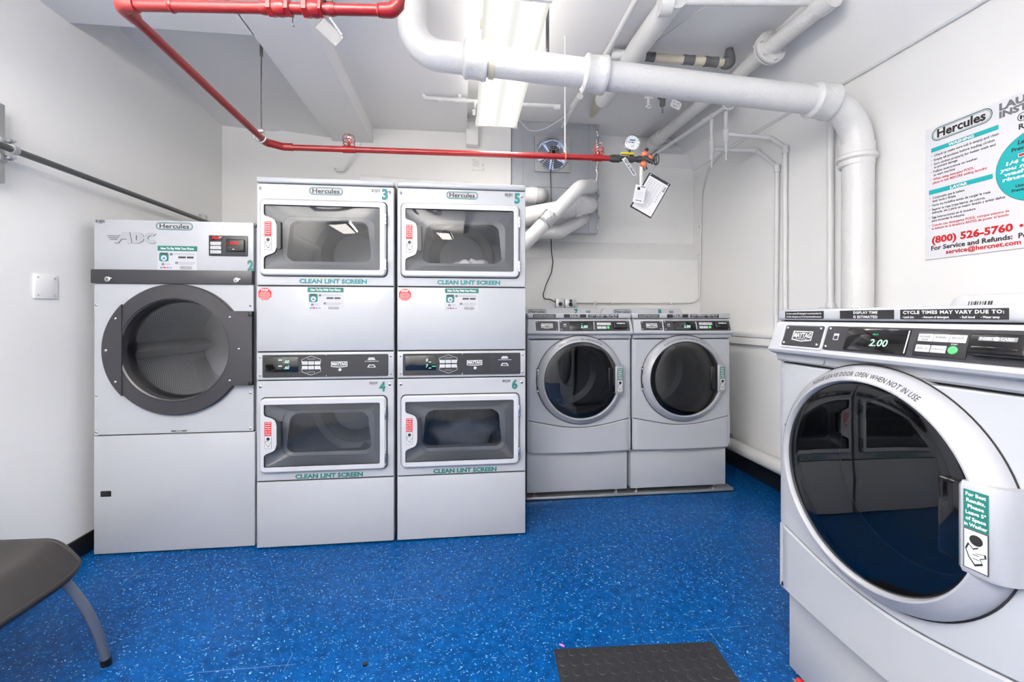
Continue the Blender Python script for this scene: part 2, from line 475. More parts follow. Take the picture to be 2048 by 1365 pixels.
def rrect(x0, x1, z0, z1, r, n=5):
    out = []
    for cx, cz, a in ((x1 - r, z1 - r, 0), (x0 + r, z1 - r, PI / 2), (x0 + r, z0 + r, PI), (x1 - r, z0 + r, 1.5 * PI)):
        for i in range(n + 1):
            t = a + PI / 2 * i / n
            out.append((cx + r * math.cos(t), cz + r * math.sin(t)))
    return out
def circ(cx, cz, r, n=64):
    return [(cx + r * math.cos(2 * PI * i / n), cz + r * math.sin(2 * PI * i / n)) for i in range(n)]
def fillet(poly, r, n=4):
    """round the corners of a 2-D polygon"""
    out = []; L = len(poly)
    for i in range(L):
        a, b, c = Vector(poly[i - 1]), Vector(poly[i]), Vector(poly[(i + 1) % L])
        rr = r[i] if isinstance(r, (list, tuple)) else r
        d1 = (a - b); d2 = (c - b)
        t = min(rr, d1.length * .49, d2.length * .49)
        p1 = b + d1.normalized() * t; p2 = b + d2.normalized() * t
        for k in range(n + 1):
            q = k / n
            out.append(tuple(p1 * (1 - q) ** 2 + b * 2 * q * (1 - q) + p2 * q ** 2))
    return out

# =================================================================== ROOM
XL, XR, YB, YF = -1.90, 2.14, 3.60, -2.2
YR1, YR2 = 3.70, 3.82          # lower / upper back wall on the right
XS = 1.158                     # right edge of the duct opening
fl = MB(); fl.add([(XL - .1, YF, 0), (XR + .2, YF, 0), (XR + .2, 4.0, 0), (XL - .1, 4.0, 0)], [(0, 1, 2, 3)], 'floor')
fl.box(XL - .1, XR + .2, YF, 4.0, -0.1, -0.002, 'wall')
fo = fl.build('floor', None, 32, kind='structure')
fo.location.z = 0; 
for q in fo.data.vertices: q.co.z += -0.1
w = MB(); w.box(XL - .1, XL, YF, 4.0, 0, 3.0, 'wall'); struct(w, 'wall_left')
w = MB(); w.box(XR, XR + .1, YF, 4.0, 0, 3.0, 'wall'); struct(w, 'wall_right')
w = MB(); w.box(XL - .1, XR + .1, YF - .1, YF, 0, 3.0, 'wall'); struct(w, 'wall_front')
# back wall: left face, recess behind the duct, right part with a sloped ledge
w = MB()
w.box(XL, 0.39, YB, 4.0, 0, 3.0, 'wall')
prof = [(YR1, 0), (YR1, 1.71), (YR2, 1.878), (YR2, 3.0), (4.0, 3.0), (4.0, 0)]
w.loft([[(x, y, z) for y, z in prof] for x in (0.39, XR)], 'wall', True, True)
struct(w, 'wall_back')
# ceiling: left bay slopes to the back wall, middle bay lower, right bay higher
w = MB()
ZC = 2.86
w.box(XL - .1, XR + .1, YF - .1, 4.0, ZC + .1, ZC + .2, 'ceil')
# left bay
lb = [[(-1.95, 2.2, 2.81), (-1.95, 3.2, 2.735), (-1.95, 3.66, 2.70)],
      [(-1.45, 2.2, 2.80), (-1.45, 3.30, 2.79), (-1.45, 3.66, 2.66)],
      [(-0.85, 2.2, 2.80), (-0.85, 3.34, 2.79), (-0.85, 3.66, 2.60)]]
w.loft(lb, 'ceil', closed=False)
w.box(XL - .1, -0.80, YF, 2.25, 2.80, 2.86, 'ceil')
# middle bay, dropped, with its drop edge at x = 0.02
w.box(-0.82, 0.02, YF, YB + .01, 2.735, 3.0, 'ceil')
# right bay
w.box(0.02, XR + .05, YF, 3.83, ZC, 3.0, 'ceil')
struct(w, 'ceiling')
# L-shaped beam
w = MB()
w.box(-1.06, -0.745, 1.45, 3.615, 2.615, 2.80, 'ceil')
w.box(XL - .02, -1.055, 1.45, 2.29, 2.615, 2.80, 'ceil')
w.box(-1.06, -0.822, 1.44, 1.46, 2.62, 2.80, 'ceil') if False else None
o = struct(w, 'trim_1')
# sloping soffit along the right wall (from the wall head up and back to the ceiling)
w = MB()
w.loft([[(x, y, z) for x, z in ((XR + .02, 2.50 + .028 * (y - 1.4)), (XR - .01, 2.50 + .028 * (y - 1.4)), (XR - .035, 2.56 + .028 * (y - 1.4)), (1.78, 2.88), (XR + .02, 2.88))] for y in (-2.2, 3.825)], 'ceil', True, True)
struct(w, 'trim_2')
# box beam across the back right corner
w = MB()
w.loft([[(x, y, z) for y, z in ((3.72, 2.87), (3.72, 2.68), (3.83, 2.575), (3.83, 2.87))] for x in (1.74, XR + .01)], 'wall', True, True)
struct(w, 'trim_3')
# pipe chase ledge low on the right wall
w = MB()
w.box(2.085, XR + .01, 2.2, 3.71, 1.055, 1.085, 'wall', .006)
w.box(2.10, XR + .01, 2.2, 3.71, 0.985, 1.045, 'wall', .006)
w.tube([(2.095, 2.2, 1.05), (2.095, 3.7, 1.05)], .008, 'pipe_s', 8)
struct(w, 'trim_4')
# baseboards
w = MB(); w.box(XL, XL + .012, YF, 3.6, 0, 0.10, 'rubber', .004); struct(w, 'baseboard_left')
w = MB(); w.box(XR - .012, XR, YF, 3.7, 0, 0.125, 'rubber', .004); struct(w, 'baseboard_right')
w = MB(); w.box(XR - .03, XR, 2.3, 3.7, 0.125, 0.14, 'bracket', .003); struct(w, 'trim_5')

# =================================================================== CEILING LIGHTS
def lens_material():
    m = bpy.data.materials.new('lit_prismatic_lens'); m.use_nodes = True
    nt = m.node_tree; nt.nodes.clear(); N = nt.nodes.new; L = nt.links.new
    out = N('ShaderNodeOutputMaterial'); e = N('ShaderNodeEmission')
    tc = N('ShaderNodeTexCoord'); sp = N('ShaderNodeSeparateXYZ'); L(tc.outputs['Object'], sp.inputs[0])
    ab = N('ShaderNodeMath'); ab.operation = 'ABSOLUTE'; L(sp.outputs['X'], ab.inputs[0])
    r = N('ShaderNodeValToRGB'); r.color_ramp.interpolation = 'EASE'
    el = r.color_ramp.elements
    el[0].position = 0.0; el[0].color = (0.72, 0.72, 0.70, 1)
    el[1].position = 1.0; el[1].color = (0.66, 0.65, 0.60, 1)
    a = el.new(0.42); a.color = (1, 1, 0.99, 1); b = el.new(0.72); b.color = (0.92, 0.91, 0.88, 1)
    mm = N('ShaderNodeMath'); mm.operation = 'MULTIPLY'; mm.inputs[1].default_value = 1 / 0.14; L(ab.outputs[0], mm.inputs[0])
    L(mm.outputs[0], r.inputs['Fac']); L(r.outputs['Color'], e.inputs['Color']); e.inputs['Strength'].default_value = LENS_GLOW
    L(e.outputs[0], out.inputs['Surface'])
    return m
M['lens'] = lens_material()
M['lampwhite'] = mat('lamp_housing_white', (235, 234, 228), 0.4)
def ceiling_light(label, cx, y0, y1, zb, ztop=2.95):
    t = thing('ceiling_light', label, 'light', (cx, (y0 + y1) / 2, zb), 0, None, 'fluorescent ceiling lights')
    w = .143
    b = MB(); b.box(cx - w + .02, cx + w - .02, y0 + .02, y1 - .02, zb + .04, zb + .095, 'lampwhite', .006)
    b.build('housing', t)
    b = MB()
    sec = [(-w + .004, zb + .05), (-w, zb + .012), (-w + .02, zb), (w - .02, zb), (w, zb + .012), (w - .004, zb + .05)]
    b.loft([[(cx + x, y, z) for x, z in sec] for y in (y0 + .012, y1 - .012)], 'lens', closed=False)
    b.build('diffuser', t)
    for ya, yb in ((y0, y0 + .018), (y1 - .018, y1)):
        b = MB(); b.box(cx - w - .004, cx + w + .004, ya, yb, zb - .004, zb + .062, 'lampwhite', .004); b.build('end_cap', t)
    for yy in (y0 + .2, y1 - .2):
        b = MB(); b.cyl((cx, yy, zb + .09), (cx, yy, ztop), .006, 'lampwhite', 8); b.build('hanger_rod', t)
    return t
ceiling_light('lit fluorescent wraparound light hanging above the white pipe', 0.222, 1.775, 3.01, 2.53, 2.87)
ceiling_light('added fluorescent light, unseen behind the camera, near the middle', -0.38, -1.47, -0.23, 2.30, 2.74)  # added fixture, unseen, goes with the rear light
ceiling_light('added fluorescent light, unseen behind the camera, at the left', -1.15, -0.82, 0.42, 2.30, 2.81)  # added fixture, unseen, goes with the left light

# =================================================================== APPLIANCE DETAILS
def badge(b, cx, cz, w, h, y, teal='teal'):
    """pill-shaped badge with the laundry company's name"""
    r = h / 2 * .98
    o = rrect(cx - w / 2, cx + w / 2, cz - h / 2, cz + h / 2, r, 6)
    i = rrect(cx - w / 2 + h * .09, cx + w / 2 - h * .09, cz - h / 2 + h * .09, cz + h / 2 - h * .09, r * .82, 6)
    b.plate(o, [], y, y, 'sticker'); b.plate(o, [i], y - .0006, y - .0006, teal)
    i2 = rrect(cx - w / 2 + h * .15, cx + w / 2 - h * .15, cz - h / 2 + h * .15, cz + h / 2 - h * .15, r * .7, 6)
    i3 = rrect(cx - w / 2 + h * .19, cx + w / 2 - h * .19, cz - h / 2 + h * .19, cz + h / 2 - h * .19, r * .62, 6)
    b.plate(i2, [i3], y - .0006, y - .0006, 'ink')
    b.text('Hercules', cx, cz - h * .26, h * .56, 'ink', y - .0012, 'C', width=w * .80, bold=.022)
def barcode(b, x0, x1, z0, z1, y, num='', seed=1):
    r = random.Random(seed); x = x0
    while x < x1 - .0005:
        wd = r.choice((.0012, .0018, .003)) * (x1 - x0) / .04
        b.rect(x, min(x + wd, x1), z0, z1, 'ink', y); x += wd + r.choice((.0012, .0018, .0028)) * (x1 - x0) / .04
    if num: b.text(num, (x0 + x1) / 2, z0 - (z1 - z0) * .42, (z1 - z0) * .26, 'ink', y, 'C')
def pay_sticker(b, cx, zt, y, w=.18):
    k = w / .18
    b.rect(cx - .09 * k, cx + .09 * k, zt - .121 * k, zt, 'sticker', y)
    y -= .0006
    b.rect(cx - .09 * k, cx + .09 * k, zt - .025 * k, zt, 'green', y)
    b.text('How To Pay With Your Phone', cx, zt - .0175 * k, .0105 * k, 'white_ink', y - .0006, 'C', width=.15 * k, bold=.02)
    b.plate(rrect(cx - .083 * k, cx - .040 * k, zt - .076 * k, zt - .033 * k, .008 * k), [], y, y, 'green')
    b.plate(circ(cx - .0615 * k, zt - .060 * k, .0125 * k, 20), [], y - .0006, y - .0006, 'white_ink')
    b.add([(cx - .0715 * k, y - .0012, zt - .066 * k), (cx - .0515 * k, y - .0012, zt - .066 * k), (cx - .060 * k, y - .0012, zt - .050 * k)], [(0, 1, 2)], 'blue_ink')
    b.rect(cx - .078 * k, cx - .046 * k, zt - .042 * k, zt - .036 * k, 'ink', y - .0006)
    for (px, pz, d) in ((-.028, .041, '1'), (-.066, .090, '2'), (-.004, .083, '3')):
        b.plate(circ(cx + px * k, zt - pz * k, .0062 * k, 16), [], y, y, 'ink')
        b.text(d, cx + px * k, zt - (pz + .0035) * k, .007 * k, 'white_ink', y - .0006, 'C')
    for (x0, x1, zz) in ((-.018, .078, .037), (-.018, .080, .042), (.004, .080, .079), (.004, .080, .084), (.004, .070, .089), (-.058, -.034, .086), (-.058, -.030, .091)):
        b.rect(cx + x0 * k, cx + x1 * k, zt - (zz + .0013) * k, zt - zz * k, 'grey_ink', y)
    b.rect(cx + .004 * k, cx + .038 * k, zt - .060 * k, zt - .051 * k, 'ink', y); b.rect(cx + .043 * k, cx + .074 * k, zt - .060 * k, zt - .051 * k, 'ink', y)
    b.rect(cx - .078 * k, cx - .068 * k, zt - .110 * k, zt - .104 * k, 'blue_ink', y); b.rect(cx - .065 * k, cx - .053 * k, zt - .110 * k, zt - .103 * k, 'red', y)
    b.rect(cx - .049 * k, cx - .040 * k, zt - .110 * k, zt - .104 * k, 'blue_ink', y); b.rect(cx - .036 * k, cx - .026 * k, zt - .110 * k, zt - .105 * k, 'grey_ink', y)
    b.plate(rrect(cx + .013 * k, cx + .066 * k, zt - .113 * k, zt - .100 * k, .006 * k), [rrect(cx + .0145 * k, cx + .0645 * k, zt - .1115 * k, zt - .1015 * k, .005 * k)], y, y, 'ink')
    b.text('Hercules', cx + .0395 * k, zt - .1095 * k, .006 * k, 'ink', y - .0004, 'C', width=.044 * k, bold=.02)
def screw(b, x, z, y, r=.006, m='steel'):
    b.lathe(x, z, [(r, y + .001), (r, y - .0025), (r * .5, y - .0045), (.0005, y - .005)], m, 10)
    b.rect(x - r * .7, x + r * .7, z - r * .13, z + r * .13, 'gap', y - .0052)
def hand_sign(b, x0, x1, z0, z1, y):
    """small drawing of a hand in a circle"""
    w = x1 - x0; h = z1 - z0; cx = (x0 + x1) / 2
    b.rect(x0, x1, z0, z1, 'ink', y); b.rect(x0 + w * .04, x1 - w * .04, z0 + h * .02, z1 - h * .02, 'label', y - .0004)
    b.plate(circ(cx + w * .02, z0 + h * .76, w * .27, 18), [], y - .0008, y - .0008, 'ink')
    pts = [(-.42, .5), (-.3, .66), (-.1, .55), (.12, .62), (.02, .45), (.4, .5), (.44, .42), (.2, .34), (.3, .22), (-.02, .12), (-.28, .3)]
    b.plate([(cx + px * w, z0 + pz * h) for px, pz in pts], [], y - .0012, y - .0012, 'ink')
    b.plate([(cx + px * w * .84, z0 + (.4 + (pz - .4) * .8) * h) for px, pz in pts], [], y - .0016, y - .0016, 'label')
    for k in (.30, .40): b.rect(cx - w * .1, cx + w * .16, z0 + h * k, z0 + h * (k + .015), 'ink', y - .002)
def maytag(b, cx, cz, w, h, y, sub=False):
    o = [(cx - w / 2, cz + h / 2), (cx - w / 2, cz - h * .42), (cx, cz - h * .58), (cx + w / 2, cz - h * .42), (cx + w / 2, cz + h / 2)]
    t = h * .09
    i = [(cx - w / 2 + t, cz + h / 2 - t), (cx - w / 2 + t, cz - h * .42 + t), (cx, cz - h * .58 + t), (cx + w / 2 - t, cz - h * .42 + t), (cx + w / 2 - t, cz + h / 2 - t)]
    b.plate(o, [i], y, y, 'white_ink')
    b.text('MAYTAG', cx, cz - h * .16, h * .48, 'white_ink', y, 'C', width=w * .86, bold=.03)
    b.text('COMMERCIAL', cx, cz - h * .36, h * .12, 'white_ink', y, 'C', width=w * .6)

# ------------------------------------------------------------------ stacked dryers
DW = 0.686
def dryer_door(t, zb, hgt, label_seed):
    """hinged door with a notch for the handle; zb = bottom height"""
    x0, x1 = .024, .648; z0, z1 = zb, zb + hgt
    gx = MB(); gx.plate(rrect(x0 - .005, x1 + .005, z0 - .005, z1 + .005, .026), [rrect(x0 + .03, x1 - .03, z0 + .03, z1 - .03, .02)], -.0008, -.0008, 'gap')
    gx.build('door_seam', t)
    wz0, wz1 = z0 + .030, z1 - .030; nz0, nz1 = z0 + .105, z1 - .095
    win = [(.046, wz1), (.046, nz1 + .008), (.075, nz1), (.100, nz1 - .012), (.108, nz1 - .04), (.108, nz0 + .04), (.100, nz0 + .010), (.075, nz0), (.046, nz0 - .012), (.046, wz0), (.618, wz0), (.618, wz1)]
    win = fillet(win[::-1], [.01, .01, .006, .014, .014, .014, .012, .012, .014, .014, .014, .006], 3)
    outer = rrect(x0, x1, z0, z1, .024, 5)
    b = MB()
    # bevelled outer edge
    o2 = rrect(x0 + .007, x1 - .007, z0 + .007, z1 - .007, .018, 5)
    b.loft([[(p[0], 0, p[1]) for p in outer], [(p[0], -.016, p[1]) for p in outer], [(p[0], -.024, p[1]) for p in o2]], 'white2')
    b.plate(o2, [win], -.024, -.024, 'white2')
    b.loft([[(p[0], -.024, p[1]) for p in win], [(p[0], -.012, p[1]) for p in win]], 'gap')
    door = b.build('door', t)
    b = MB(); gw = lambda x, z: -.0135 - .012 * (1 - ((x - .332) / .290) ** 2) * (1 - ((z - (wz0 + wz1) / 2) / ((wz1 - wz0) / 2 + .004)) ** 2)
    b.loft([[(x, gw(x, z), z) for x in [.044 + .576 * i / 24 for i in range(25)]] for z in [wz0 - .002 + (wz1 - wz0 + .004) * j / 16 for j in range(17)]], 'glass_dryer', closed=False); b.build('window_glass', door)
    # grey liner funnel to the drum opening
    cx, cz = (.046 + .618) / 2, (wz0 + wz1) / 2
    A = rrect(.040, .624, wz0 - .006, wz1 + .006, .012, 7)
    B = rrect(.112, .578, wz0 + .034, wz1 - .044, .05, 7)
    # inner opening: bulging rounded shape
    C = []
    for (px, pz) in rrect(.135, .552, wz0 + .050, wz1 - .062, .032, 7):
        f_ = (pz - (wz0 + .050)) / (wz1 - wz0 - .112); bow = 4 * f_ * (1 - f_)
        C.append((px + (1 if px > cx else -1) * (.020 * bow - .022 * f_), pz))
    b = MB()
    b.loft([[(p[0], y, p[1]) for p in l] for l, y in ((A, -.012), (B, .035), (B, .04), (C, .05), (C, .10))], 'funnel')
    for k in range(5):
        a = .02 + .009 * k
        l0 = rrect(.115 - .055 + a, .575 + .045 - a, wz1 - .038 - a * .6, wz1 - .034 - a * .6, .002, 2)
    b.build('door_liner', door)
    # handle plate with red sticker, dark grip
    hz0, hz1 = nz0 + .028, nz1 - .022
    b = MB(); b.plate(rrect(.110, .130, hz0, hz1, .006), [], -.030, -.014, 'dark')
    b.build('handle', door)
    b = MB(); b.rect(.050, .083, (nz0 + nz1) / 2 - .002, nz1 - .022, 'red', -.0252)
    for k in range(6):
        zz = nz1 - .022 - .011 * (k + 1) + .003
        b.text(('For Best', 'Results,', 'Please', 'Do Not', 'Over Load', 'Dryer')[k], .0665, zz, .0052, 'white_ink', -.0256, 'C', width=.026, bold=.02)
    hand_sign(b, .051, .083, nz0 + .022, (nz0 + nz1) / 2 - .004, -.0252)
    b.build('sticker', door, label='red and white sticker beside the handle')
    for hz in (z1 - .09, z0 + .06):
        b = MB(); b.box(x1 - .006, x1 + .002, -.028, -.004, hz - .03, hz + .03, 'steel', .003)
        for k in range(3): b.tube([(x1 + .001, -.026, hz - .028 + .02 * k), (x1 + .001, -.026, hz - .014 + .02 * k)], .004, 'steel', 8)
        b.build('hinge', door)
    return door

def stacked_dryer(X, Y, label, top_no, low_no, disp, seed, ins_top, ins_low):
    t = thing('stacked_dryer', label, 'dryer', (X + DW / 2, Y + .36, 0), 0, (DW / 2, .36, 0), 'stacked dryers')
    # cabinet shell with two drum openings in the front
    b = MB()
    D = .72
    b.box(0.0, .012, .012, D, .012, 1.877, 'white'); b.box(DW - .012, DW, .012, D, .012, 1.877, 'white')
    b.box(0.0, DW, D - .01, D, .012, 1.877, 'white'); b.box(.002, DW - .002, .02, D, .004, .04, 'gap')
    for z in (1.3515, 1.0125, .866, .3475): b.box(.004, DW - .004, .010, .03, z - .006, z + .006, 'gap')
    b.build('cabinet', t)
    b = MB(); b.box(-.001, DW + .001, -.006, D, 1.880, 1.911, 'white', .008, 3); b.build('top_cap', t)
    for (za, zb) in ((1.355, 1.876), (.351, .863)):
        dz = 1.405 if za > 1 else .398; dh = .388 if za > 1 else .378
        b = MB(); o = rrect(.001, DW - .001, za, zb, .006, 3); o2 = rrect(.004, DW - .004, za + .003, zb - .003, .004, 3)
        hole = rrect(.046, .618, dz + .03, dz + dh - .03, .01, 3)
        b.loft([[(p[0], .02, p[1]) for p in o], [(p[0], .003, p[1]) for p in o], [(p[0], 0, p[1]) for p in o2]], 'white')
        b.plate(o2, [hole], 0, 0, 'white')
        for sx in (.02, DW - .022): screw(b, sx, zb - .027, 0, .0075)
        b.build('front_panel', t)
    b = MB(); b.box(.001, DW - .001, 0, .02, 1.016, 1.349, 'white', .003); b.build('service_panel', t)
    b = MB(); b.box(.001, DW - .001, 0, .03, .010, .344, 'white', .004); b.build('base_panel', t)
    # control panel
    b = MB(); b.box(.001, DW - .001, 0, .02, .869, 1.009, 'white', .003)
    for sx in (.018, DW - .017):
        for sz in (.985, .893): screw(b, sx, sz, 0, .005, 'steel')
    cp = b.build('control_panel', t)
    b = MB(); b.plate(rrect(.030, .657, .881, .997, .006, 3), [], -.002, 0, 'dark')
    for sz in (.993, .886): screw(b, .343, sz, -.002, .004)
    fp = b.build('fascia', cp)
    b = MB(); b.box(.043, .205, -.004, -.001, .908, .984, 'screen', .002)
    for k, (tx, zz) in enumerate(((disp[0], .955), (disp[1], .924))):
        b.text(tx, .160, zz, .015, 'led_white', -.0046, 'R', shear=.15, bold=.01)
        if disp[0] == '.60': b.rect(.108, .125, zz + .013, zz + .018, 'led_white', -.0046)
    if disp[0] != '.60':
        b.rect(.165, .178, .9505, .9535, 'led_white', -.0046); b.rect(.165, .178, .9185, .9215, 'led_white', -.0046); b.rect(.150, .1, .92, .92, 'led_white', -.0046); b.rect(.182, .203, .927, .931, 'led_green', -.0046)
    b.build('display', cp)
    b = MB(); y = -.0026
    hexo = [(.222, .957), (.222, .972), (.268, .990), (.315, .972), (.315, .957)]
    hexl = [(.222, .926), (.222, .909), (.268, .891), (.315, .909), (.315, .926)]
    for hp in (hexo, hexl): b.tube([(p[0], y, p[1]) for p in hp], .0011, 'label', 6)
    for k in range(3):
        for zz in (.945, .921):
            b.box(.223 + .0315 * k, .223 + .0315 * k + .028, y - .001, y + .001, zz, zz + .017, 'label', .0008)
            for q in range(2): b.rect(.228 + .0315 * k, .246 + .0315 * k, zz + .005 + .006 * q, zz + .0062 + .006 * q, 'grey_ink', y - .0014)
    b.text('UPPER DRYER', .268, .972, .004, 'label', y, 'C', width=.04); b.text('LOWER DRYER', .268, .905, .004, 'label', y, 'C', width=.04)
    b.build('button_pad', cp)
    b = MB(); maytag(b, .408, .945, .082, .028, -.0026); b.build('maker_badge', cp); b = MB()
    b.lathe(.412, .914, [(.009, -.002), (.009, -.005), (.004, -.007), (.001, -.0065)], 'steel', 14); b.build('key_lock', cp); b = MB()
    b.rect(.552, .590, .966, .972, 'label', -.0026); b.rect(.556, .586, .973, .979, 'label', -.0026); b.rect(.536, .608, .958, .9605, 'label', -.0026)
    b.box(.542, .606, -.0026, .0, .950, .955, 'black')
    b.plate([(.549, .927), (.558, .942), (.584, .942), (.594, .927)], [[(.556, .930), (.562, .938), (.581, .938), (.587, .930)]], -.0026, -.0026, 'label')
    b.build('card_slot', cp)
    # decals
    b = MB(); badge(b, .342, 1.845, .170, .040, -.0008); b.build('brand_badge', t)
    b = MB(); barcode(b, .572, .614, 1.848, 1.864, -.0008, '4507' + str(seed), seed); b.build('barcode', t)
    b = MB(); b.text(top_no, .640, 1.812, .052, 'teal', -.0008, 'C', width=.032, bold=.05); b.build('number_sticker', t)
    b = MB(); b.text('CLEAN LINT SCREEN', .378, 1.367, .0205, 'teal', -.0008, 'C', width=.338, bold=.05); b.build('lint_reminder', t)
    b = MB(); b.text('CLEAN LINT SCREEN', .358, .358, .0205, 'green', -.0008, 'C', width=.338, bold=.05); b.build('lint_reminder', t)
    b = MB(); barcode(b, .560, .602, .838, .851, -.0008, '4507' + str(seed + 1), seed + 5); b.build('barcode', t)
    b = MB(); b.text(low_no, .626, .802, .046, 'green', -.0008, 'C', width=.032, bold=.05); b.build('number_sticker', t)
    b = MB(); pay_sticker(b, .340, 1.345, -.0008); b.build('payment_sticker', t, label='white sticker with teal heading')
    b = MB()
    r8 = [(.041 + .034 * math.cos(PI / 8 + k * PI / 4), 1.309 + .034 * math.sin(PI / 8 + k * PI / 4)) for k in range(8)]
    b.plate(r8, [], -.0008, -.0008, 'red')
    b.text('STOP', .041, 1.324, .0105, 'white_ink', -.0014, 'C', width=.034, bold=.03)
    for k, wd in enumerate((.044, .050, .054, .054, .050, .044, .030)): b.rect(.041 - wd / 2, .041 + wd / 2, 1.3165 - .0062 * k, 1.3182 - .0062 * k, 'label', -.0014)
    b.build('stop_sticker', t, label='red octagonal sticker')
    dd1 = dryer_door(t, 1.405, .388, 1); dd2 = dryer_door(t, .398, .378, 2)
    # drums
    for (dz, kind) in ((1.405 + .19, ins_top), (.398 + .185, ins_low)):
        b = MB()
        b.lathe(.335, dz, [(.30, .075), (.30, .62), (.28, .66), (.06, .665), (.001, .66)], 'drum_white', 48)
        b.lathe(.335, dz, [(.150, .655), (.20, .652), (.225, .64)], 'funnel', 48)
        for k in range(3):
            a = [0.35, 2.5, 4.55][k] + seed
            ca, sa = math.cos(a), math.sin(a)
            pts = [(.335 + .295 * ca - .04 * sa, dz + .295 * sa + .04 * ca), (.335 + .22 * ca, dz + .22 * sa), (.335 + .295 * ca + .04 * sa, dz + .295 * sa - .04 * ca)]
            b.loft([[(p[0], y, p[1]) for p in fillet(pts, .02, 3)] for y in (.10, .62)], 'drum_white', True, True)
        b.build('drum', t)
    return t

LX, RXX, DY = -1.0571, -0.3556, 2.3133
stacked_dryer(LX, DY, 'white stacked dryer pair numbered 3 and 4, left of the other stack', '3', '4', ('.60', '.60'), 13, 0, 0)
stacked_dryer(RXX, DY, 'white stacked dryer pair numbered 5 and 6, beside the washing machines', '5', '6', ('0', '7'), 21, 1, 2)

def cloth(name, c, r, m, sc, seed, label, group='laundry in the dryers'):
    """crumpled lump of laundry"""
    rr = random.Random(seed); n = 44; k = 22
    ph = [(rr.uniform(2, 6), rr.uniform(2, 7), rr.uniform(0, 6), rr.uniform(.04, .14)) for _ in range(7)]
    loops = []
    for i in range(1, k):
        th = PI * i / k; lp = []
        for j in range(n):
            a = 2 * PI * j / n
            d = 1 + sum(q[3] * math.sin(q[0] * a + q[2]) * math.sin(q[1] * th + q[2] * 2) for q in ph)
            lp.append((c[0] + sc[0] * r * d * math.sin(th) * math.cos(a), c[1] + sc[1] * r * d * math.sin(th) * math.sin(a), c[2] + sc[2] * r * d * math.cos(th)))
        loops.append(lp)
    b = MB(); b.loft(loops, m, True, True)
    return tag(b.build(name, None, 60), label, 'laundry', group)
cloth('laundry', (RXX + .38, DY + .30, 1.46), .10, 'fabric', (1.25, 1, .75), 3, 'white crumpled laundry seen through the door of dryer 5')
cloth('laundry', (RXX + .175, DY + .26, 1.41), .070, 'fabric_red', (1.2, 1, .6), 5, 'dull red laundry at the left inside dryer 5')
cloth('laundry', (RXX + .36, DY + .34, .50), .17, 'fabric_dark', (1.2, 1, .9), 8, 'dark grey laundry tumbling inside dryer 6')

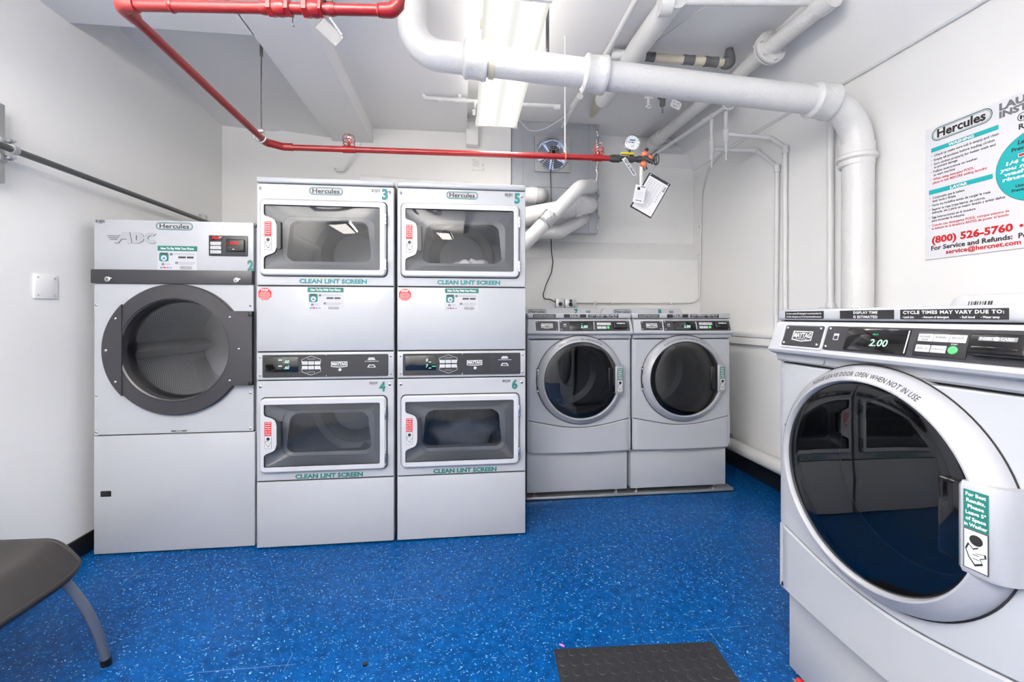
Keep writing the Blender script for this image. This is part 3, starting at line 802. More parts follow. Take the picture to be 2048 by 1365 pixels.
# ------------------------------------------------------------------ large single dryer (number 2)
def big_dryer():
    W, H, D = .753, 1.68, .95
    t = thing('tumble_dryer', 'tall white single dryer numbered 2 with round charcoal door, by left wall', 'dryer', (-1.835 + W / 2, 2.345 + D / 2, 0), 0, (W / 2, D / 2, 0))
    cx, cz = .388, 1.027
    b = MB()
    b.box(0, .012, .012, D, .01, H, 'white'); b.box(W - .012, W + .008, .03, D, .01, H - .02, 'white'); b.box(0, W, D - .01, D, .01, H, 'white')
    b.box(0, W, .012, D, H - .014, H, 'white', .004)
    b.box(.01, W - .01, .014, .03, .58, .62, 'gap'); b.box(.01, W - .01, .03, D, .003, .03, 'gap')
    b.build('cabinet', t)
    b = MB(); b.box(0, W - .004, 0, .02, 1.429, H, 'white', .003); hd = b.build('header_panel', t)
    b = MB(); b.box(-.006, W - .006, -.012, .01, 1.360, 1.429, 'charcoal', .002); bd = b.build('lint_cover_band', t)
    for kx in (.072, .672):
        b = MB(); b.lathe(kx, 1.380, [(.0135, -.011), (.0135, -.016), (.006, -.019), (.001, -.0185)], 'steel', 18)
        b.box(kx, kx + .021, -.0165, -.012, 1.3815, 1.3885, 'steel', .002); b.rect(kx - .003, kx + .003, 1.377, 1.383, 'gap', -.0195)
        b.build('lock', bd)
    b = MB(); b.plate(rrect(.002, W - .004, .603, 1.358, .004, 3), [circ(cx, cz, .27, 72)], 0, .015, 'white')
    for sx in (.012, W - .018):
        for sz in (1.251, .800, .617): screw(b, sx, sz, 0, .006)
    fpn = b.build('front_panel', t)
    b = MB(); b.box(0, W + .004, -.002, .02, .008, .597, 'white', .004); lp = b.build('lower_panel', t)
    b = MB(); b.box(.032, .080, -.005, .002, .294, .323, 'black', .003); b.box(.042, .064, -.008, -.002, .302, .315, 'dark', .003); b.build('latch', lp)
    for k in range(5):
        b = MB(); b.lathe(W + .004, 0, [(.001, 0), (.001, .001)], 'gap', 6)
    # door: charcoal ring with chord plate at left and hinge plate at right
    b = MB()
    b.lathe(cx, cz, [(.331, 0), (.331, -.018), (.326, -.024), (.262, -.026), (.252, -.020), (.246, .03), (.240, .055)], 'charcoal', 96)
    b.lathe(cx, cz, [(.258, -.0268), (.263, -.0262)], 'dark', 96)
    dr = b.build('door', t)
    b = MB(); R = .332; x1 = cx - .242
    a = math.acos(.242 / R)
    pts = [(cx + R * math.cos(PI - a + 2 * a * k / 24), cz + R * math.sin(PI - a + 2 * a * k / 24)) for k in range(25)]
    b.plate(pts, [], -.030, -.02, 'charcoal')
    for an in (PI - .53, PI, PI + .53): screw(b, cx + (R - .022) * math.cos(an) , cz + (R - .022) * math.sin(an), -.030, .006)
    b.build('pull_plate', dr)
    b = MB()
    pts = [(W + .002, 1.222), (W + .002, .842), (cx + .262, .842), (cx + .250, .855)]
    ar = [(cx + .263 * math.cos(q), cz + .263 * math.sin(q)) for q in [(-.70 + 1.40 * k / 14) for k in range(15)]]
    b.plate([(W + .002, .842)] + [(W + .002, 1.222)] + [(cx + .265, 1.222)] + ar[::-1] + [(cx + .265, .842)], [], -.030, -.004, 'charcoal')
    for sx, sz in ((cx + .262, 1.19), (cx + .305, 1.028), (cx + .262, .868)): screw(b, sx, sz, -.030, .006)
    for zz in (1.202, .848): b.box(W - .014, W + .005, -.036, -.01, zz - .006, zz + .018, 'black', .002)
    b.build('hinge_plate', dr)
    b = MB(); b.lathe(cx, cz, [(.246, .012), (.238, .010), (.001, .008)], 'glass_adc', 72); b.build('window_glass', dr)
    # drum
    b = MB(); b.lathe(cx, cz, [(.27, .06), (.335, .075)], 'steel_drum', 72)
    b.lathe(cx, cz, [(.335, .075), (.335, .30), (.335, .56), (.335, .80)], 'perf', 96, uvscale=90)
    b.lathe(cx, cz, [(.335, .80), (.30, .80), (.15, .795), (.001, .79)], 'steel_drum', 72)
    b.build('drum', t)
    for k, a in enumerate((PI * 1.02, PI * .30, -PI * .36)):
        b = MB(); ca, sa = math.cos(a), math.sin(a)
        pts = [(cx + .333 * ca - .05 * sa, cz + .333 * sa + .05 * ca), (cx + .25 * ca, cz + .25 * sa), (cx + .333 * ca + .05 * sa, cz + .333 * sa - .05 * ca)]
        b.loft([[(p[0], y, p[1]) for p in fillet(pts, .012, 3)] for y in (.09, .79)], 'steel_drum', True, True)
        b.build('drum_vane', t)
    # control unit
    b = MB(); b.box(.535, .723, -.006, .002, 1.504, 1.610, 'dark', .004); cu = b.build('control_unit', t)
    b = MB(); b.box(.548, .600, -.009, -.005, 1.588, 1.605, 'screen', .002); b.text('FILL', .574, 1.591, .0115, 'led_red', -.0096, 'C', width=.040, bold=.02); b.build('display', cu)
    for k, tx in enumerate(('Hi Temp', 'LO Temp', 'Perm. Press')):
        b = MB(); zz = 1.562 - .0215 * k
        b.box(.545, .597, -.010, -.005, zz - .003, zz + .014, 'label', .003, 3); b.text(tx, .571, zz + .0025, .006, 'ink', -.0106, 'C', width=.04); b.build('button', cu)
    b = MB(); b.box(.622, .712, -.016, -.004, 1.526, 1.590, 'black', .006, 3); b.box(.632, .688, -.019, -.014, 1.545, 1.5505, 'screen')
    b.text('075', .664, 1.5625, .0125, 'led_red', -.0166, 'C', width=.042, bold=.02); b.rect(.626, .632, 1.567, 1.570, 'led_red', -.0166)
    b.text('INSERT CARD', .66, 1.578, .003, 'grey_ink', -.0166, 'C', width=.03); b.rect(.655, .665, 1.536, 1.540, 'label', -.0166)
    b.build('card_reader', cu)
    b = MB(); badge(b, .372, 1.652, .174, .038, -.0008, 'green'); b.build('brand_badge', t)
    b = MB(); barcode(b, .006, .050, 1.662, 1.676, -.0008, '4508998', 3); b.build('barcode', t)
    b = MB(); pay_sticker(b, .386, 1.552, -.0008, .186); b.build('payment_sticker', t, label='white sticker with teal heading')
    b = MB(); b.text('2', .735, 1.433, .050, 'green', -.0012, 'C', width=.030, bold=.05); b.build('number_sticker', t)
    b = MB()
    b.rect(.356, .430, .610, .616, 'ink', -.0008); b.text('IMPORTANT', .393, .6115, .0035, 'white_ink', -.0012, 'C', width=.03)
    for k in range(2): b.rect(.364, .424, .604 - .004 * k, .606 - .004 * k, 'grey_ink', -.0008)
    b.build('warning_label', t)
    # raised three-letter emblem with speed lines
    b = MB()
    k = .055
    def bar(pts): b.plate([(.086 + x * k, 1.562 + z * k) for x, z in pts], [], -.005, 0, 'silver', 'grey_ink')
    bar([(.15, 0), (.85, 1), (1.45, 1), (1.62, 0), (1.28, 0), (1.22, .38), (.78, .38), (.52, 0)])
    def ringpart(cx0, r0, r1, a0, a1, sx=1.0):
        o_ = [(cx0 + sx * r1 * math.cos(a0 + (a1 - a0) * q / 14), .5 + r1 * math.sin(a0 + (a1 - a0) * q / 14)) for q in range(15)]
        i_ = [(cx0 + sx * r0 * math.cos(a0 + (a1 - a0) * q / 14), .5 + r0 * math.sin(a0 + (a1 - a0) * q / 14)) for q in range(15)]
        bar(o_ + i_[::-1])
    bar([(1.72, 0), (1.72, 1), (2.0, 1), (2.0, 0)]); ringpart(2.0, .22, .5, PI / 2, -PI / 2, 1.3)
    ringpart(3.25, .22, .5, PI * .28, PI * 1.72, 1.25)
    for q in range(3): bar([(-.45 + .12 * q, .72 - .16 * q), (.62 - .12 * q, .72 - .16 * q), (.56 - .12 * q, .66 - .16 * q), (-.45 + .12 * q, .66 - .16 * q)])
    b.build('emblem', t, label='raised silver emblem')
    return t
big_dryer()

# ------------------------------------------------------------------ washing machines
def washer(X, Y, rot, label, number, raised_no=True):
    W, D = DW, .655
    base = Vector((X, Y, 0)) + Matrix.Rotation(rot, 3, 'Z') @ Vector((W / 2, D / 2, 0))
    t = thing('washing_machine', label, 'washing machine', base, rot, (W / 2, D / 2, 0), 'front-loading washers')
    cx, cz, R = .343, .787, .284
    yb = .008
    # cabinet sides, back, top
    b = MB()
    b.box(0, .012, yb, D, .315, 1.18, 'white'); b.box(W - .012, W, yb, D, .315, 1.18, 'white'); b.box(0, W, D - .01, D, .315, 1.19, 'white'); b.box(0, W, yb, D, .312, .33, 'white')
    b.build('cabinet', t)
    # top with front edge strip, raised backsplash
    b = MB(); b.box(-.001, W + .001, -.006, D, 1.181, 1.216, 'white', .009, 3); b.box(.004, W - .004, .012, .03, 1.172, 1.184, 'gap')
    b.build('top_panel', t)
    b = MB(); b.loft([[(x, y, z) for y, z in ((D - .035, 1.212), (D - .02, 1.262), (D + .02, 1.265), (D + .02, 1.20))] for x in (.0, .012, .03, W - .03, W - .012, W)], 'white2', True, True)
    bs = b.build('backsplash', t)
    for q in bs.data.vertices:
        lx = q.co.x + W / 2
        if q.co.z > 1.23 and (lx < .005 or lx > W - .005): q.co.z -= .035
        elif q.co.z > 1.23 and (lx < .014 or lx > W - .014): q.co.z -= .008
    # front bulge function
    def py(x, z):
        u = min(max(x / W, 0), 1); e = min(x, W - x)
        p = .016 * math.sin(PI * u) ** .8 if 0 < u < 1 else 0
        if e < .014: p -= .014 - math.sqrt(max(0, .014 ** 2 - (.014 - e) ** 2))
        return -p
    def seam(x): return .527 - .047 * math.sin(PI * min(max(x / W, 0), 1)) ** 1.3
    # upper front, lofted out from the round opening
    zt = 1.044
    outl = [(W * k / 16, zt) for k in range(17)] + [(W, zt - (zt - seam(W)) * k / 14) for k in range(1, 14)] + [(W * (1 - k / 28), seam(W * (1 - k / 28))) for k in range(29)] + [(0, seam(0) + (zt - seam(0)) * k / 14) for k in range(1, 14)]
    def ringpts(q, inset=0, dy=0):
        out = []
        for (x, z) in outl:
            x = min(max(x, inset), W - inset) if inset else x
            if inset:
                z = min(z, zt - inset)
                z = max(z, seam(x) + inset)
            an = math.atan2(z - cz, x - cx); hx, hz = cx + .262 * math.cos(an), cz + .262 * math.sin(an)
            px, pz = hx + (x - hx) * q, hz + (z - hz) * q
            out.append((px, py(px, pz) + dy, pz))
        return out
    b = MB()
    b.loft([ringpts(1, 0, .03), ringpts(1, 0, .004), ringpts(1, .004, 0), ringpts(.9, .004), ringpts(.75, .004), ringpts(.5, .004), ringpts(.25, .004), ringpts(0, .004)], 'white')
    b.lathe(cx, cz, [(.300, -.0145), (.290, -.0150), (.280, -.012)], 'gap', 72) if False else None
    b.build('front_panel', t)
    # lower access panel
    b = MB(); zs = .317; n = 28
    def row(f, dy): return [(W * k / n, py(W * k / n, 0) + dy, zs + (seam(W * k / n) - .004 - zs) * f) for k in range(n + 1)]
    b.loft([row(0, .03), row(0, .004), row(.02, 0), row(.3, 0), row(.6, 0), row(.97, 0), row(1, .005), row(1, .03)], 'white', closed=False)
    b.box(0, .002, .004, .03, zs, .52, 'white'); b.box(W - .002, W, .004, .03, zs, .52, 'white')
    b.build('access_panel', t)
    b = MB(); b.box(.004, W - .004, .012, .035, .315, 1.178, 'gap'); 
    # dark inner sheet with opening behind the seams
    b = MB(); b.plate([(.006, .318), (W - .006, .318), (W - .006, 1.175), (.006, 1.175)], [circ(cx, cz, .262, 48)], .014, .020, 'gap'); b.build('inner_frame', t)
    # neck under the console with soap drawer recess
    b = MB()
    nk = [(.0, 1.050), (-.006, 1.056), (-.008, 1.068), (-.010, 1.080), (.02, 1.085), (.02, 1.048)]
    b.loft([[(x, y, z) for y, z in nk] for x in (.0, W)], 'white', True, True)
    b.plate(rrect(.045, .190, 1.056, 1.083, .010), [], -.012, -.006, 'silver'); b.box(.075, .170, -.014, -.010, 1.076, 1.083, 'black')
    b.build('neck', t)
    # console, flares out at its lower lip
    pr = [(.010, 1.178), (-.003, 1.177), (-.008, 1.172), (-.030, 1.102), (-.036, 1.090), (-.032, 1.082), (-.012, 1.074), (.02, 1.074)]
    def sec(x, flare): return [(x + flare * min(1, max(0, (1.178 - z) / .09)), y, z) for y, z in pr]
    b = MB(); b.loft([[(p[0], p[1] * .35 + .012, p[2] * .97 + .033) for p in sec(.006, -.004)], sec(.004, -.008), sec(.014, -.007), sec(.03, -.003), sec(W - .03, .003), sec(W - .014, .007), sec(W - .004, .008), [(p[0], p[1] * .35 + .012, p[2] * .97 + .033) for p in sec(W - .006, .004)]], 'white', True, True)
    co = b.build('console', t)
    # sloped console frame: local u along x, v up the slope
    p0, p1 = Vector((0, -.0300, 1.102)), Vector((0, -.008, 1.172))
    vd = (p1 - p0).normalized(); L = (p1 - p0).length
    nd = Vector((0, -vd.z, vd.y))
    def TT(): return Matrix(((1, 0, 0, 0), (0, -nd.y, vd.y, p0.y), (0, -nd.z, vd.z, p0.z), (0, 0, 0, 1)))
    def SB():
        q = MB(); q.T = TT(); return q
    b = SB(); b.plate(rrect(.044, .202, -.004, .071, .008), [rrect(.049, .197, .0005, .066, .006)], -.004, .002, 'white2')
    b.plate(rrect(.051, .195, .002, .064, .005), [], -.0022, .002, 'charcoal')
    for sx, sz in ((.060, .057), (.184, .058), (.060, .010), (.184, .010)): screw(b, sx, sz, -.0022, .0045)
    maytag(b, .123, .034, .074, .030, -.0028, True)
    b.build('drawer_plate', co)
    b = SB(); b.plate(rrect(.206, .668, -.001, .067, .005), [], -.0028, .002, 'charcoal')
    for sx, sz in ((.216, .059), (.216, .008), (.655, .059), (.655, .008)): screw(b, sx, sz, -.0028, .0045)
    b.rect(.232, .248, .028, .046, 'label', -.0034); b.rect(.234, .246, .030, .040, 'charcoal', -.0038)
    fs = b.build('fascia', co)
    b = SB(); b.box(.272, .432, -.006, -.002, .003, .062, 'screen', .003)
    b.text('2.00', .364, .018, .017, 'led_white', -.0066, 'C', shear=.15, width=.044, bold=.012)
    b.text('PRICE', .352, .045, .0045, 'led_green', -.0066, 'C', width=.014); b.text('SELECT CYCLE', .326, .041, .0035, 'grey_ink', -.0066, 'C', width=.022)
    b.tube([(.430, -.0064, .006), (.430, -.0064, .059)], .0012, 'steel', 6)
    b.build('display', co)
    b = SB(); b.box(.446, .548, -.005, -.002, .004, .060, 'dark', .004)
    for k in range(3):
        b.box(.451 + .031 * k, .451 + .031 * k + .030, -.0062, -.004, .037, .054, 'label', .001)
        b.text(('POWER', 'NORMAL', 'DELICATES')[k], .466 + .031 * k, .045, .0042, 'ink', -.0068, 'C', width=.021)
    b.text('WASH', .466, .039, .0042, 'ink', -.0068, 'C', width=.014)
    for k in range(2):
        b.box(.451 + .031 * k, .451 + .031 * k + .029, -.0062, -.004, .013, .029, 'label', .001)
        b.text(('TEMPERATURE', 'EXTRA RINSE')[k], .4655 + .031 * k, .019, .0036, 'ink', -.0068, 'C', width=.023)
    b.build('button_pad', co)
    b = SB(); b.lathe(.524, .021, [(.0085, -.004), (.0085, -.007), (.007, -.008), (.0005, -.008)], 'green_btn', 20)
    b.text('START', .524, .032, .003, 'white_ink', -.0056, 'C', width=.012); b.build('start_button', co)
    b = SB(); b.box(.556, .650, -.022, -.002, .012, .056, 'black', .006, 3); b.box(.566, .638, -.0235, -.020, .022, .028, 'screen', .001)
    b.box(.575, .634, -.0235, -.0215, .039, .048, 'grey_ink', .003); b.text('INSERT    CARD', .6045, .041, .0052, 'white_ink', -.0242, 'C', width=.052, bold=.02)
    b.lathe(.6045, .0435, [(.004, -.0235), (.004, -.0245), (.0005, -.0245)], 'white_ink', 12)
    b.build('card_reader', co)
    # black information strips on the front edge
    b = MB(); y = -.0068
    b.rect(.036, .183, 1.187, 1.209, 'ink', y); b.text('For best results HE detergent is recommended, for', .1095, 1.2000, .0045, 'white_ink', y - .0005, 'C', width=.134, bold=.015)
    b.text('all other detergents use 1/4 of recommended amount.', .1095, 1.1905, .0045, 'white_ink', y - .0005, 'C', width=.134, bold=.015)
    b.rect(.236, .384, 1.187, 1.209, 'ink', y); b.text('DISPLAY TIME', .310, 1.2000, .0062, 'white_ink', y - .0005, 'C', width=.066, bold=.02, spacing=1.1); b.text('IS ESTIMATED', .310, 1.1890, .0062, 'white_ink', y - .0005, 'C', width=.066, bold=.02, spacing=1.1)
    b.rect(.398, .600, 1.187, 1.209, 'ink', y); b.text('CYCLE TIMES MAY VARY DUE TO:', .499, 1.1990, .0068, 'white_ink', y - .0005, 'C', width=.188, bold=.03, spacing=1.15)
    for (tx, xx, wd) in (('- Load size', .403, .026), ('- Amount of detergent', .446, .054), ('- Soil level', .520, .026), ('- Water temp', .556, .030)): b.text(tx, xx, 1.1895, .0045, 'white_ink', y - .0005, 'L', width=wd, bold=.015)
    b.build('information_strips', t)
    # backsplash lettering
    b = MB(); yy = D - .030
    Tm = Matrix.Translation((0, D - .035, 1.212)) @ Matrix.Rotation(-math.atan2(.015, .050), 4, 'X')
    b.T = Tm
    if raised_no:
        badge(b, .170, .022, .15, .040, -.0008); b.build('brand_badge', bs); b = MB(); b.T = Tm
        b.text(number, .485, .002, .040, 'teal', -.0012, 'C', width=.03, bold=.05); b.build('number_sticker', bs); b = MB(); b.T = Tm
    barcode(b, .060 if not raised_no else .565, .125 if not raised_no else .600, .012, .032, -.0008, '451700', 9)
    b.build('barcode', bs)
    # door ring
    prof = [(R, .012), (R, -.022), (R - .004, -.034), (R - .016, -.046), (.250, -.060), (.246, -.060), (.243, -.054), (.241, -.040)]
    b = MB(); b.lathe(cx, cz, prof, 'silver', 96); b.loft([[(cx + (R + dr_) * math.cos(2 * PI * k / 96), py(cx + (R + dr_) * math.cos(2 * PI * k / 96), 0) - .0012, cz + (R + dr_) * math.sin(2 * PI * k / 96)) for k in range(96)] for dr_ in (.004, -.004)], 'gap')  # flat dark ring on the front stands in for the door's shadow line
    door = b.build('door', t)
    def yf(r): 
        if r > R - .016: return -.0468
        return -.046 - .014 * (R - .016 - r) / (R - .016 - .250) - .0008
    b = MB(); b.arc_text('PLEASE LEAVE DOOR OPEN WHEN NOT IN USE', cx, cz, .2575, .0105, PI * .69, PI * .33, 'ink', yf, .012); b.build('lettering', door)
    # glass bowl
    b = MB(); b.lathe(cx, cz, [(.2415, -.046), (.239, -.0495), (.234, -.0510), (.20, -.0518), (.14, -.0524), (.07, -.0528), (.001, -.0530)], 'glass_wash', 72); b.build('window_glass', door)
    # handle: dark recess and silver plate with green sticker
    b = MB()
    b.box(.516, .562, -.057, -.030, .710, .868, 'screen', .006, 3)
    b.build('handle_recess', door)
    b = MB()
    hp = []
    for zz in (.700, .708, .866, .876):
        ex = .004 if zz in (.700, .876) else 0
        hp.append([(.560 + ex, -.046, zz), (.560 + ex, -.062 + ex, zz), (.566, -.066 + ex, zz), (.606, -.060 + ex, zz), (.617, -.052 + ex, zz), (.627, -.030, zz), (.630, .0, zz)])
    b.loft(hp, 'silver', True, True, closed=True); hh = b.build('handle', door)
    b = MB()
    sl = (.570, .607)
    ang = math.atan2(.006, .046)
    b.T = Matrix.Translation((.566, -.0662, 0)) @ Matrix.Rotation(ang, 4, 'Z')
    b.rect(.005, .042, .789, .862, 'green', -.0008)
    for k, tx in enumerate(('For Best', 'Results,', 'Please', 'Leave 5"', 'of Space', 'in Washer')):
        b.text(tx, .0235, .851 - .0115 * k, .0065, 'white_ink', -.0014, 'C', width=(.030, .028, .024, .030, .030, .034)[k], bold=.03)
    hand_sign(b, .005, .042, .712, .788, -.0008)
    b.build('sticker', hh, label='green and white sticker on the door handle')
    # hinge slot on the other side
    b = MB(); b.box(.058, .078, -.022, -.004, .715, .865, 'dark', .003)
    for zz in (.720, .852): b.box(.056, .080, -.030, -.010, zz - .006, zz + .006, 'silver', .002)
    b.box(.062, .068, -.03, -.01, .72, .86, 'steel', .002)
    b.build('hinge', door)
    # gasket and drum
    b = MB(); b.lathe(cx, cz, [(.262, .004), (.250, .03), (.225, .05), (.210, .09)], 'grey_ink', 64); b.build('gasket', t)
    b = MB(); b.lathe(cx, cz, [(.205, .09), (.255, .11), (.262, .30)], 'steel_drum', 72)
    b.lathe(cx, cz, [(.262, .30), (.262, .48), (.22, .50), (.12, .48), (.05, .46), (.001, .45)], 'steel_drum', 72)
    for a in (.5, 2.6, 4.7):
        ca, sa = math.cos(a), math.sin(a)
        pts = [(cx + .26 * ca - .035 * sa, cz + .26 * sa + .035 * ca), (cx + .20 * ca, cz + .20 * sa), (cx + .26 * ca + .035 * sa, cz + .26 * sa - .035 * ca)]
        b.loft([[(p[0], yv, p[1]) for p in fillet(pts, .012, 3)] for yv in (.12, .48)], 'steel_drum', True, True)
    b.build('drum', t)
    # pedestal and levelling feet
    b = MB(); b.box(.002, W - .012, .034, D - .02, .050, .306, 'white', .004); b.box(.02, W - .03, .06, D - .03, .306, .316, 'gap'); b.build('pedestal', t)
    for fx in (.06, W - .07):
        for fy in (.08, D - .08):
            b = MB(); b.T = Matrix.Translation((fx, fy, 0)) @ Matrix.Rotation(PI / 2, 4, 'X')
            b.lathe(0, 0, [(.001, .0045), (.018, .0045)], 'steel', 14); 
            b.T = None
            b.cyl((fx, fy, .0085), (fx, fy, .018), .02, 'bracket', 16); b.cyl((fx, fy, .018), (fx, fy, .052), .007, 'steel', 10); b.cyl((fx, fy, .034), (fx, fy, .041), .012, 'bracket', 6)
            b.build('levelling_foot', t)
    return t

washer(.3977, 2.7056, 0, 'white front-loading washer numbered 7, against the stacked dryers', '7')
washer(1.0942, 2.7056, 0, 'white front-loading washer numbered 8, nearest the far right corner', '8')
washer(1.0214, 1.2945, -PI / 2, 'large near white front-loading washer by the right wall under the poster', '9', False)
# drip trays under the washers
def tray(x0, x1, y0, y1, label):
    b = MB(); b.box(x0, x1, y0, y1, 0, .008, 'bracket', .001)
    b.box(x0, x1, y0, y0 + .006, 0, .022, 'bracket', .001); b.box(x0, x1, y1 - .006, y1, 0, .022, 'bracket', .001)
    b.box(x0, x0 + .006, y0, y1, 0, .022, 'bracket', .001); b.box(x1 - .006, x1, y0, y1, 0, .022, 'bracket', .001)
    return tag(b.build('drip_tray'), label, 'tray')
tray(.395, 1.825, 2.735, 3.36, 'long grey metal tray on the floor under washers 7 and 8')
tray(1.050, 1.70, .60, 1.272, 'grey metal tray on the floor under the large near washer')
b = MB(); b.tube([(1.062, 1.262, .028), (1.066, 1.235, .030), (1.070, 1.215, .026)], .008, 'red', 10); b.tube([(1.068, 1.222, .028), (1.082, 1.17, .026), (1.11, 1.13, .022)], .007, 'black', 10)
b.tube([(1.11, 1.13, .022), (1.14, 1.11, .018)], .007, 'red', 10)
tag(b.build('hose'), 'short red and black hose end on the tray of the near washer', 'hose')

# =================================================================== PIPES AND FITTINGS
def V(*a): return Vector(a)
def hub(b, p, d, r, m, widths):
    """ridged collar around a pipe; widths = [(along, radius)]"""
    d = Vector(d).normalized(); p = Vector(p)
    pts = [p + d * a for a, _ in widths]; rs = [q for _, q in widths]
    # tube with given radii
    b.tube(pts, rs, m, 28, caps=True)
COLLAR = [(-.062, .070), (-.060, .088), (-.054, .090), (-.040, .090), (-.032, .086), (.026, .084), (.034, .088), (.044, .088), (.052, .080), (.058, .070)]
# --- large painted cast-iron drain pipe
p1 = V(-.249, 2.09, 2.74); p2 = V(-.249, 2.09, 2.458); p3 = V(2.05, 2.03, 2.302); p4 = V(2.05, 2.04, 0.0)
t = thing('drain_pipe', 'thick white painted cast-iron drain pipe crossing overhead and dropping at right wall', 'pipe', (2.05, 2.04, 0))
b = MB(); b.tube([p1, p2, p3, p4], .069, 'pipe', 40, bend=.235, bseg=14); b.build('pipe_run', t)
dirh = (p3 - p2).normalized()
for k, (u, sgn) in enumerate(((950, 1), (1186, -1), (1640, -1))):
    a = (u - 1024) / F_PX
    # point on the run seen at photo column u
    best = min((abs(((q.x * c_ - q.y * s_) / (q.x * s_ + q.y * c_)) - a), q) for q in [p2 + (p3 - p2) * (i / 400) for i in range(401)])[1]
    b = MB(); hub(b, best, dirh * (sgn if k else -1), .069, 'pipe', COLLAR); b.build('collar', t)
b = MB(); hub(b, (2.05, 2.04, 2.045), (0, 0, -1), .069, 'pipe', [(-.055, .070), (-.052, .080), (0, .081), (.010, .090), (.026, .090), (.036, .080), (.060, .078), (.066, .070)]); b.build('collar', t)
b = MB(); b.box(2.10, 2.14, 2.025, 2.06, 2.02, 2.11, 'pipe', .006); b.box(2.118, 2.128, 2.005, 2.03, 2.075, 2.10, 'pipe', .004); b.build('wall_clamp', t)
hp = p2 + (p3 - p2) * ((.04 + .249) / 2.3)
hp = min((abs(((q.x * c_ - q.y * s_) / (q.x * s_ + q.y * c_)) - (984 - 1024) / F_PX), q) for q in [p2 + (p3 - p2) * (i / 400) for i in range(401)])[1]
b = MB(); hub(b, hp, dirh, .069, 'cream', [(-.014, .070), (-.0135, .0755), (.0135, .0755), (.014, .070)])
b.box(hp.x - .040, hp.x + .010, hp.y - .045, hp.y - .035, hp.z + .055, hp.z + .165, 'cream', .004)
b.lathe(hp.x - .022, hp.z + .155, [(.038, hp.y - .034), (.038, hp.y - .048), (.001, hp.y - .048)], 'cream', 24)
b.lathe(hp.x - .004, hp.z + .125, [(.013, hp.y - .045), (.013, hp.y - .062), (.001, hp.y - .062)], 'cream', 6)
b.tube([(hp.x - .022, hp.y - .04, hp.z + .15), (hp.x - .022, hp.y - .04, 2.74)], .006, 'cream', 10)
b.build('strap_hanger', t, label='cream strap hanger with bolt')
q = p2 + (p3 - p2) * ((.40 + .249) / 2.3)
b = MB(); b.cyl((q.x + .005, q.y, q.z + .06), (q.x + .005, q.y, ZC + .02), .0085, 'plate', 10); b.build('hanger_rod', t)

# --- upper white pipes under the ceiling
f0, f1_ = P(1352, -8, z=2.795), P(1207, 198, Z=3.12)
b = MB(); b.tube([f0, P(1280, 90, z=2.795), f1_], .060, 'pipe_s', 28); b.ball(f1_, .060, 'pipe_s', 20)
t = thing('ceiling_pipe', 'smooth white thick pipe under the ceiling, right of the lit lamp', 'pipe', f1_)
b.build('pipe_run', t)
b = MB(); b.tube([f1_ + V(-.01, .0, -.01), P(1180, 232, Y=3.58)], [.034, .034], 'cream', 20); b.tube([P(1182, 228, Y=3.53), P(1178, 236, Y=3.60)], .039, 'cream', 20); b.build('insulated_end', t, label='cream wrapped narrower end')
b = MB(); b.tube([P(1330, 4, z=2.79) + V(-.03, 0, .0), P(1330, 4, z=2.79) + V(.03, -.01, 0)], .066, 'pipe_s', 24); b.build('collar', t)
b = MB(); b.tube([P(1275, -6, z=2.825), P(1219, 97, z=2.825), P(1168, 178, z=2.82), P(1126, 254, Y=3.56)], .017, 'pipe_s', 14); b.tube([P(1160, 192, Z=3.06), P(1146, 214, Z=3.2)], .024, 'pipe', 12)
tag(b.build('ceiling_pipe'), 'thin white pipe beside the thick one, ending above the wall fan', 'pipe')
b = MB(); b.tube([P(1283, 20, z=2.84), P(1228, 96, z=2.84)], .004, 'ink', 6)
# wrapped cross pipe with dark bands and elbow into the ceiling
t = thing('insulated_pipe', 'wrapped cross pipe with dark tape bands behind the drain pipe', 'pipe', P(1370, 122, Z=2.65))
ga, gb = P(1222, 108, Z=2.65), P(1452, 126, Z=2.65)
b = MB(); b.tube([ga, gb], .024, 'cream', 20); b.tube([P(1222, 108, Z=2.65), P(1290, 113, Z=2.65)], .030, 'pipe_s', 20); b.build('pipe_run', t)
for (ua, ub, rr) in ((1288, 1309, .028), (1366, 1388, .029), (1409, 1435, .030)):
    def gp(u): return ga + (gb - ga) * ((u - 1222) / 230)
    b = MB(); b.tube([gp(ua), gp((ua + ub) / 2), gp(ub)], [rr, rr * .93, rr], 'tape', 18); b.build('tape_band', t)
b = MB(); b.tube([gp(1446), gp(1457), gp(1459) + V(0, 0, .03), gp(1459) + V(0, 0, .085)], [.034, .040, .033, .022], 'tape', 18, bend=.02); b.build('wrapped_elbow', t)
# second wrapped pipe with spigots
t = thing('insulated_pipe', 'shorter cream wrapped pipe seen below the drain pipe, with small valves', 'pipe', P(1300, 183, Z=3.0))
b = MB(); b.tube([P(1212, 176, Z=3.0), P(1318, 183, Z=3.0), P(1376, 188, Z=3.0)], [.030, .030, .024], 'cream', 20); b.build('pipe_run', t)
b = MB(); a = P(1325, 186, Z=3.0); b.tube([a + V(0, 0, .02), a + V(0, 0, -.03), a + V(0, 0, -.045), a + V(0, 0, -.09), a + V(0, 0, -.10), a + V(0, 0, -.14)], [.036, .034, .020, .018, .006, .005], 'tape', 16); b.build('drain_valve', t)
b = MB(); a = P(1297, 190, Z=3.0); b.tube([a, a + V(0, 0, -.07)], .010, 'pipe_s', 10); b.tube([a + V(-.03, 0, -.02), a + V(.03, 0, -.02)], .009, 'pipe_s', 10)
b.tube([a + V(-.02, -.005, -.085), a + V(0, -.02, -.08), a + V(.02, -.005, -.085), a + V(0, .01, -.09), a + V(-.02, -.005, -.085)], .005, 'pipe_s', 8); b.build('spigot', t)
a = P(1352, 209, Z=2.97)
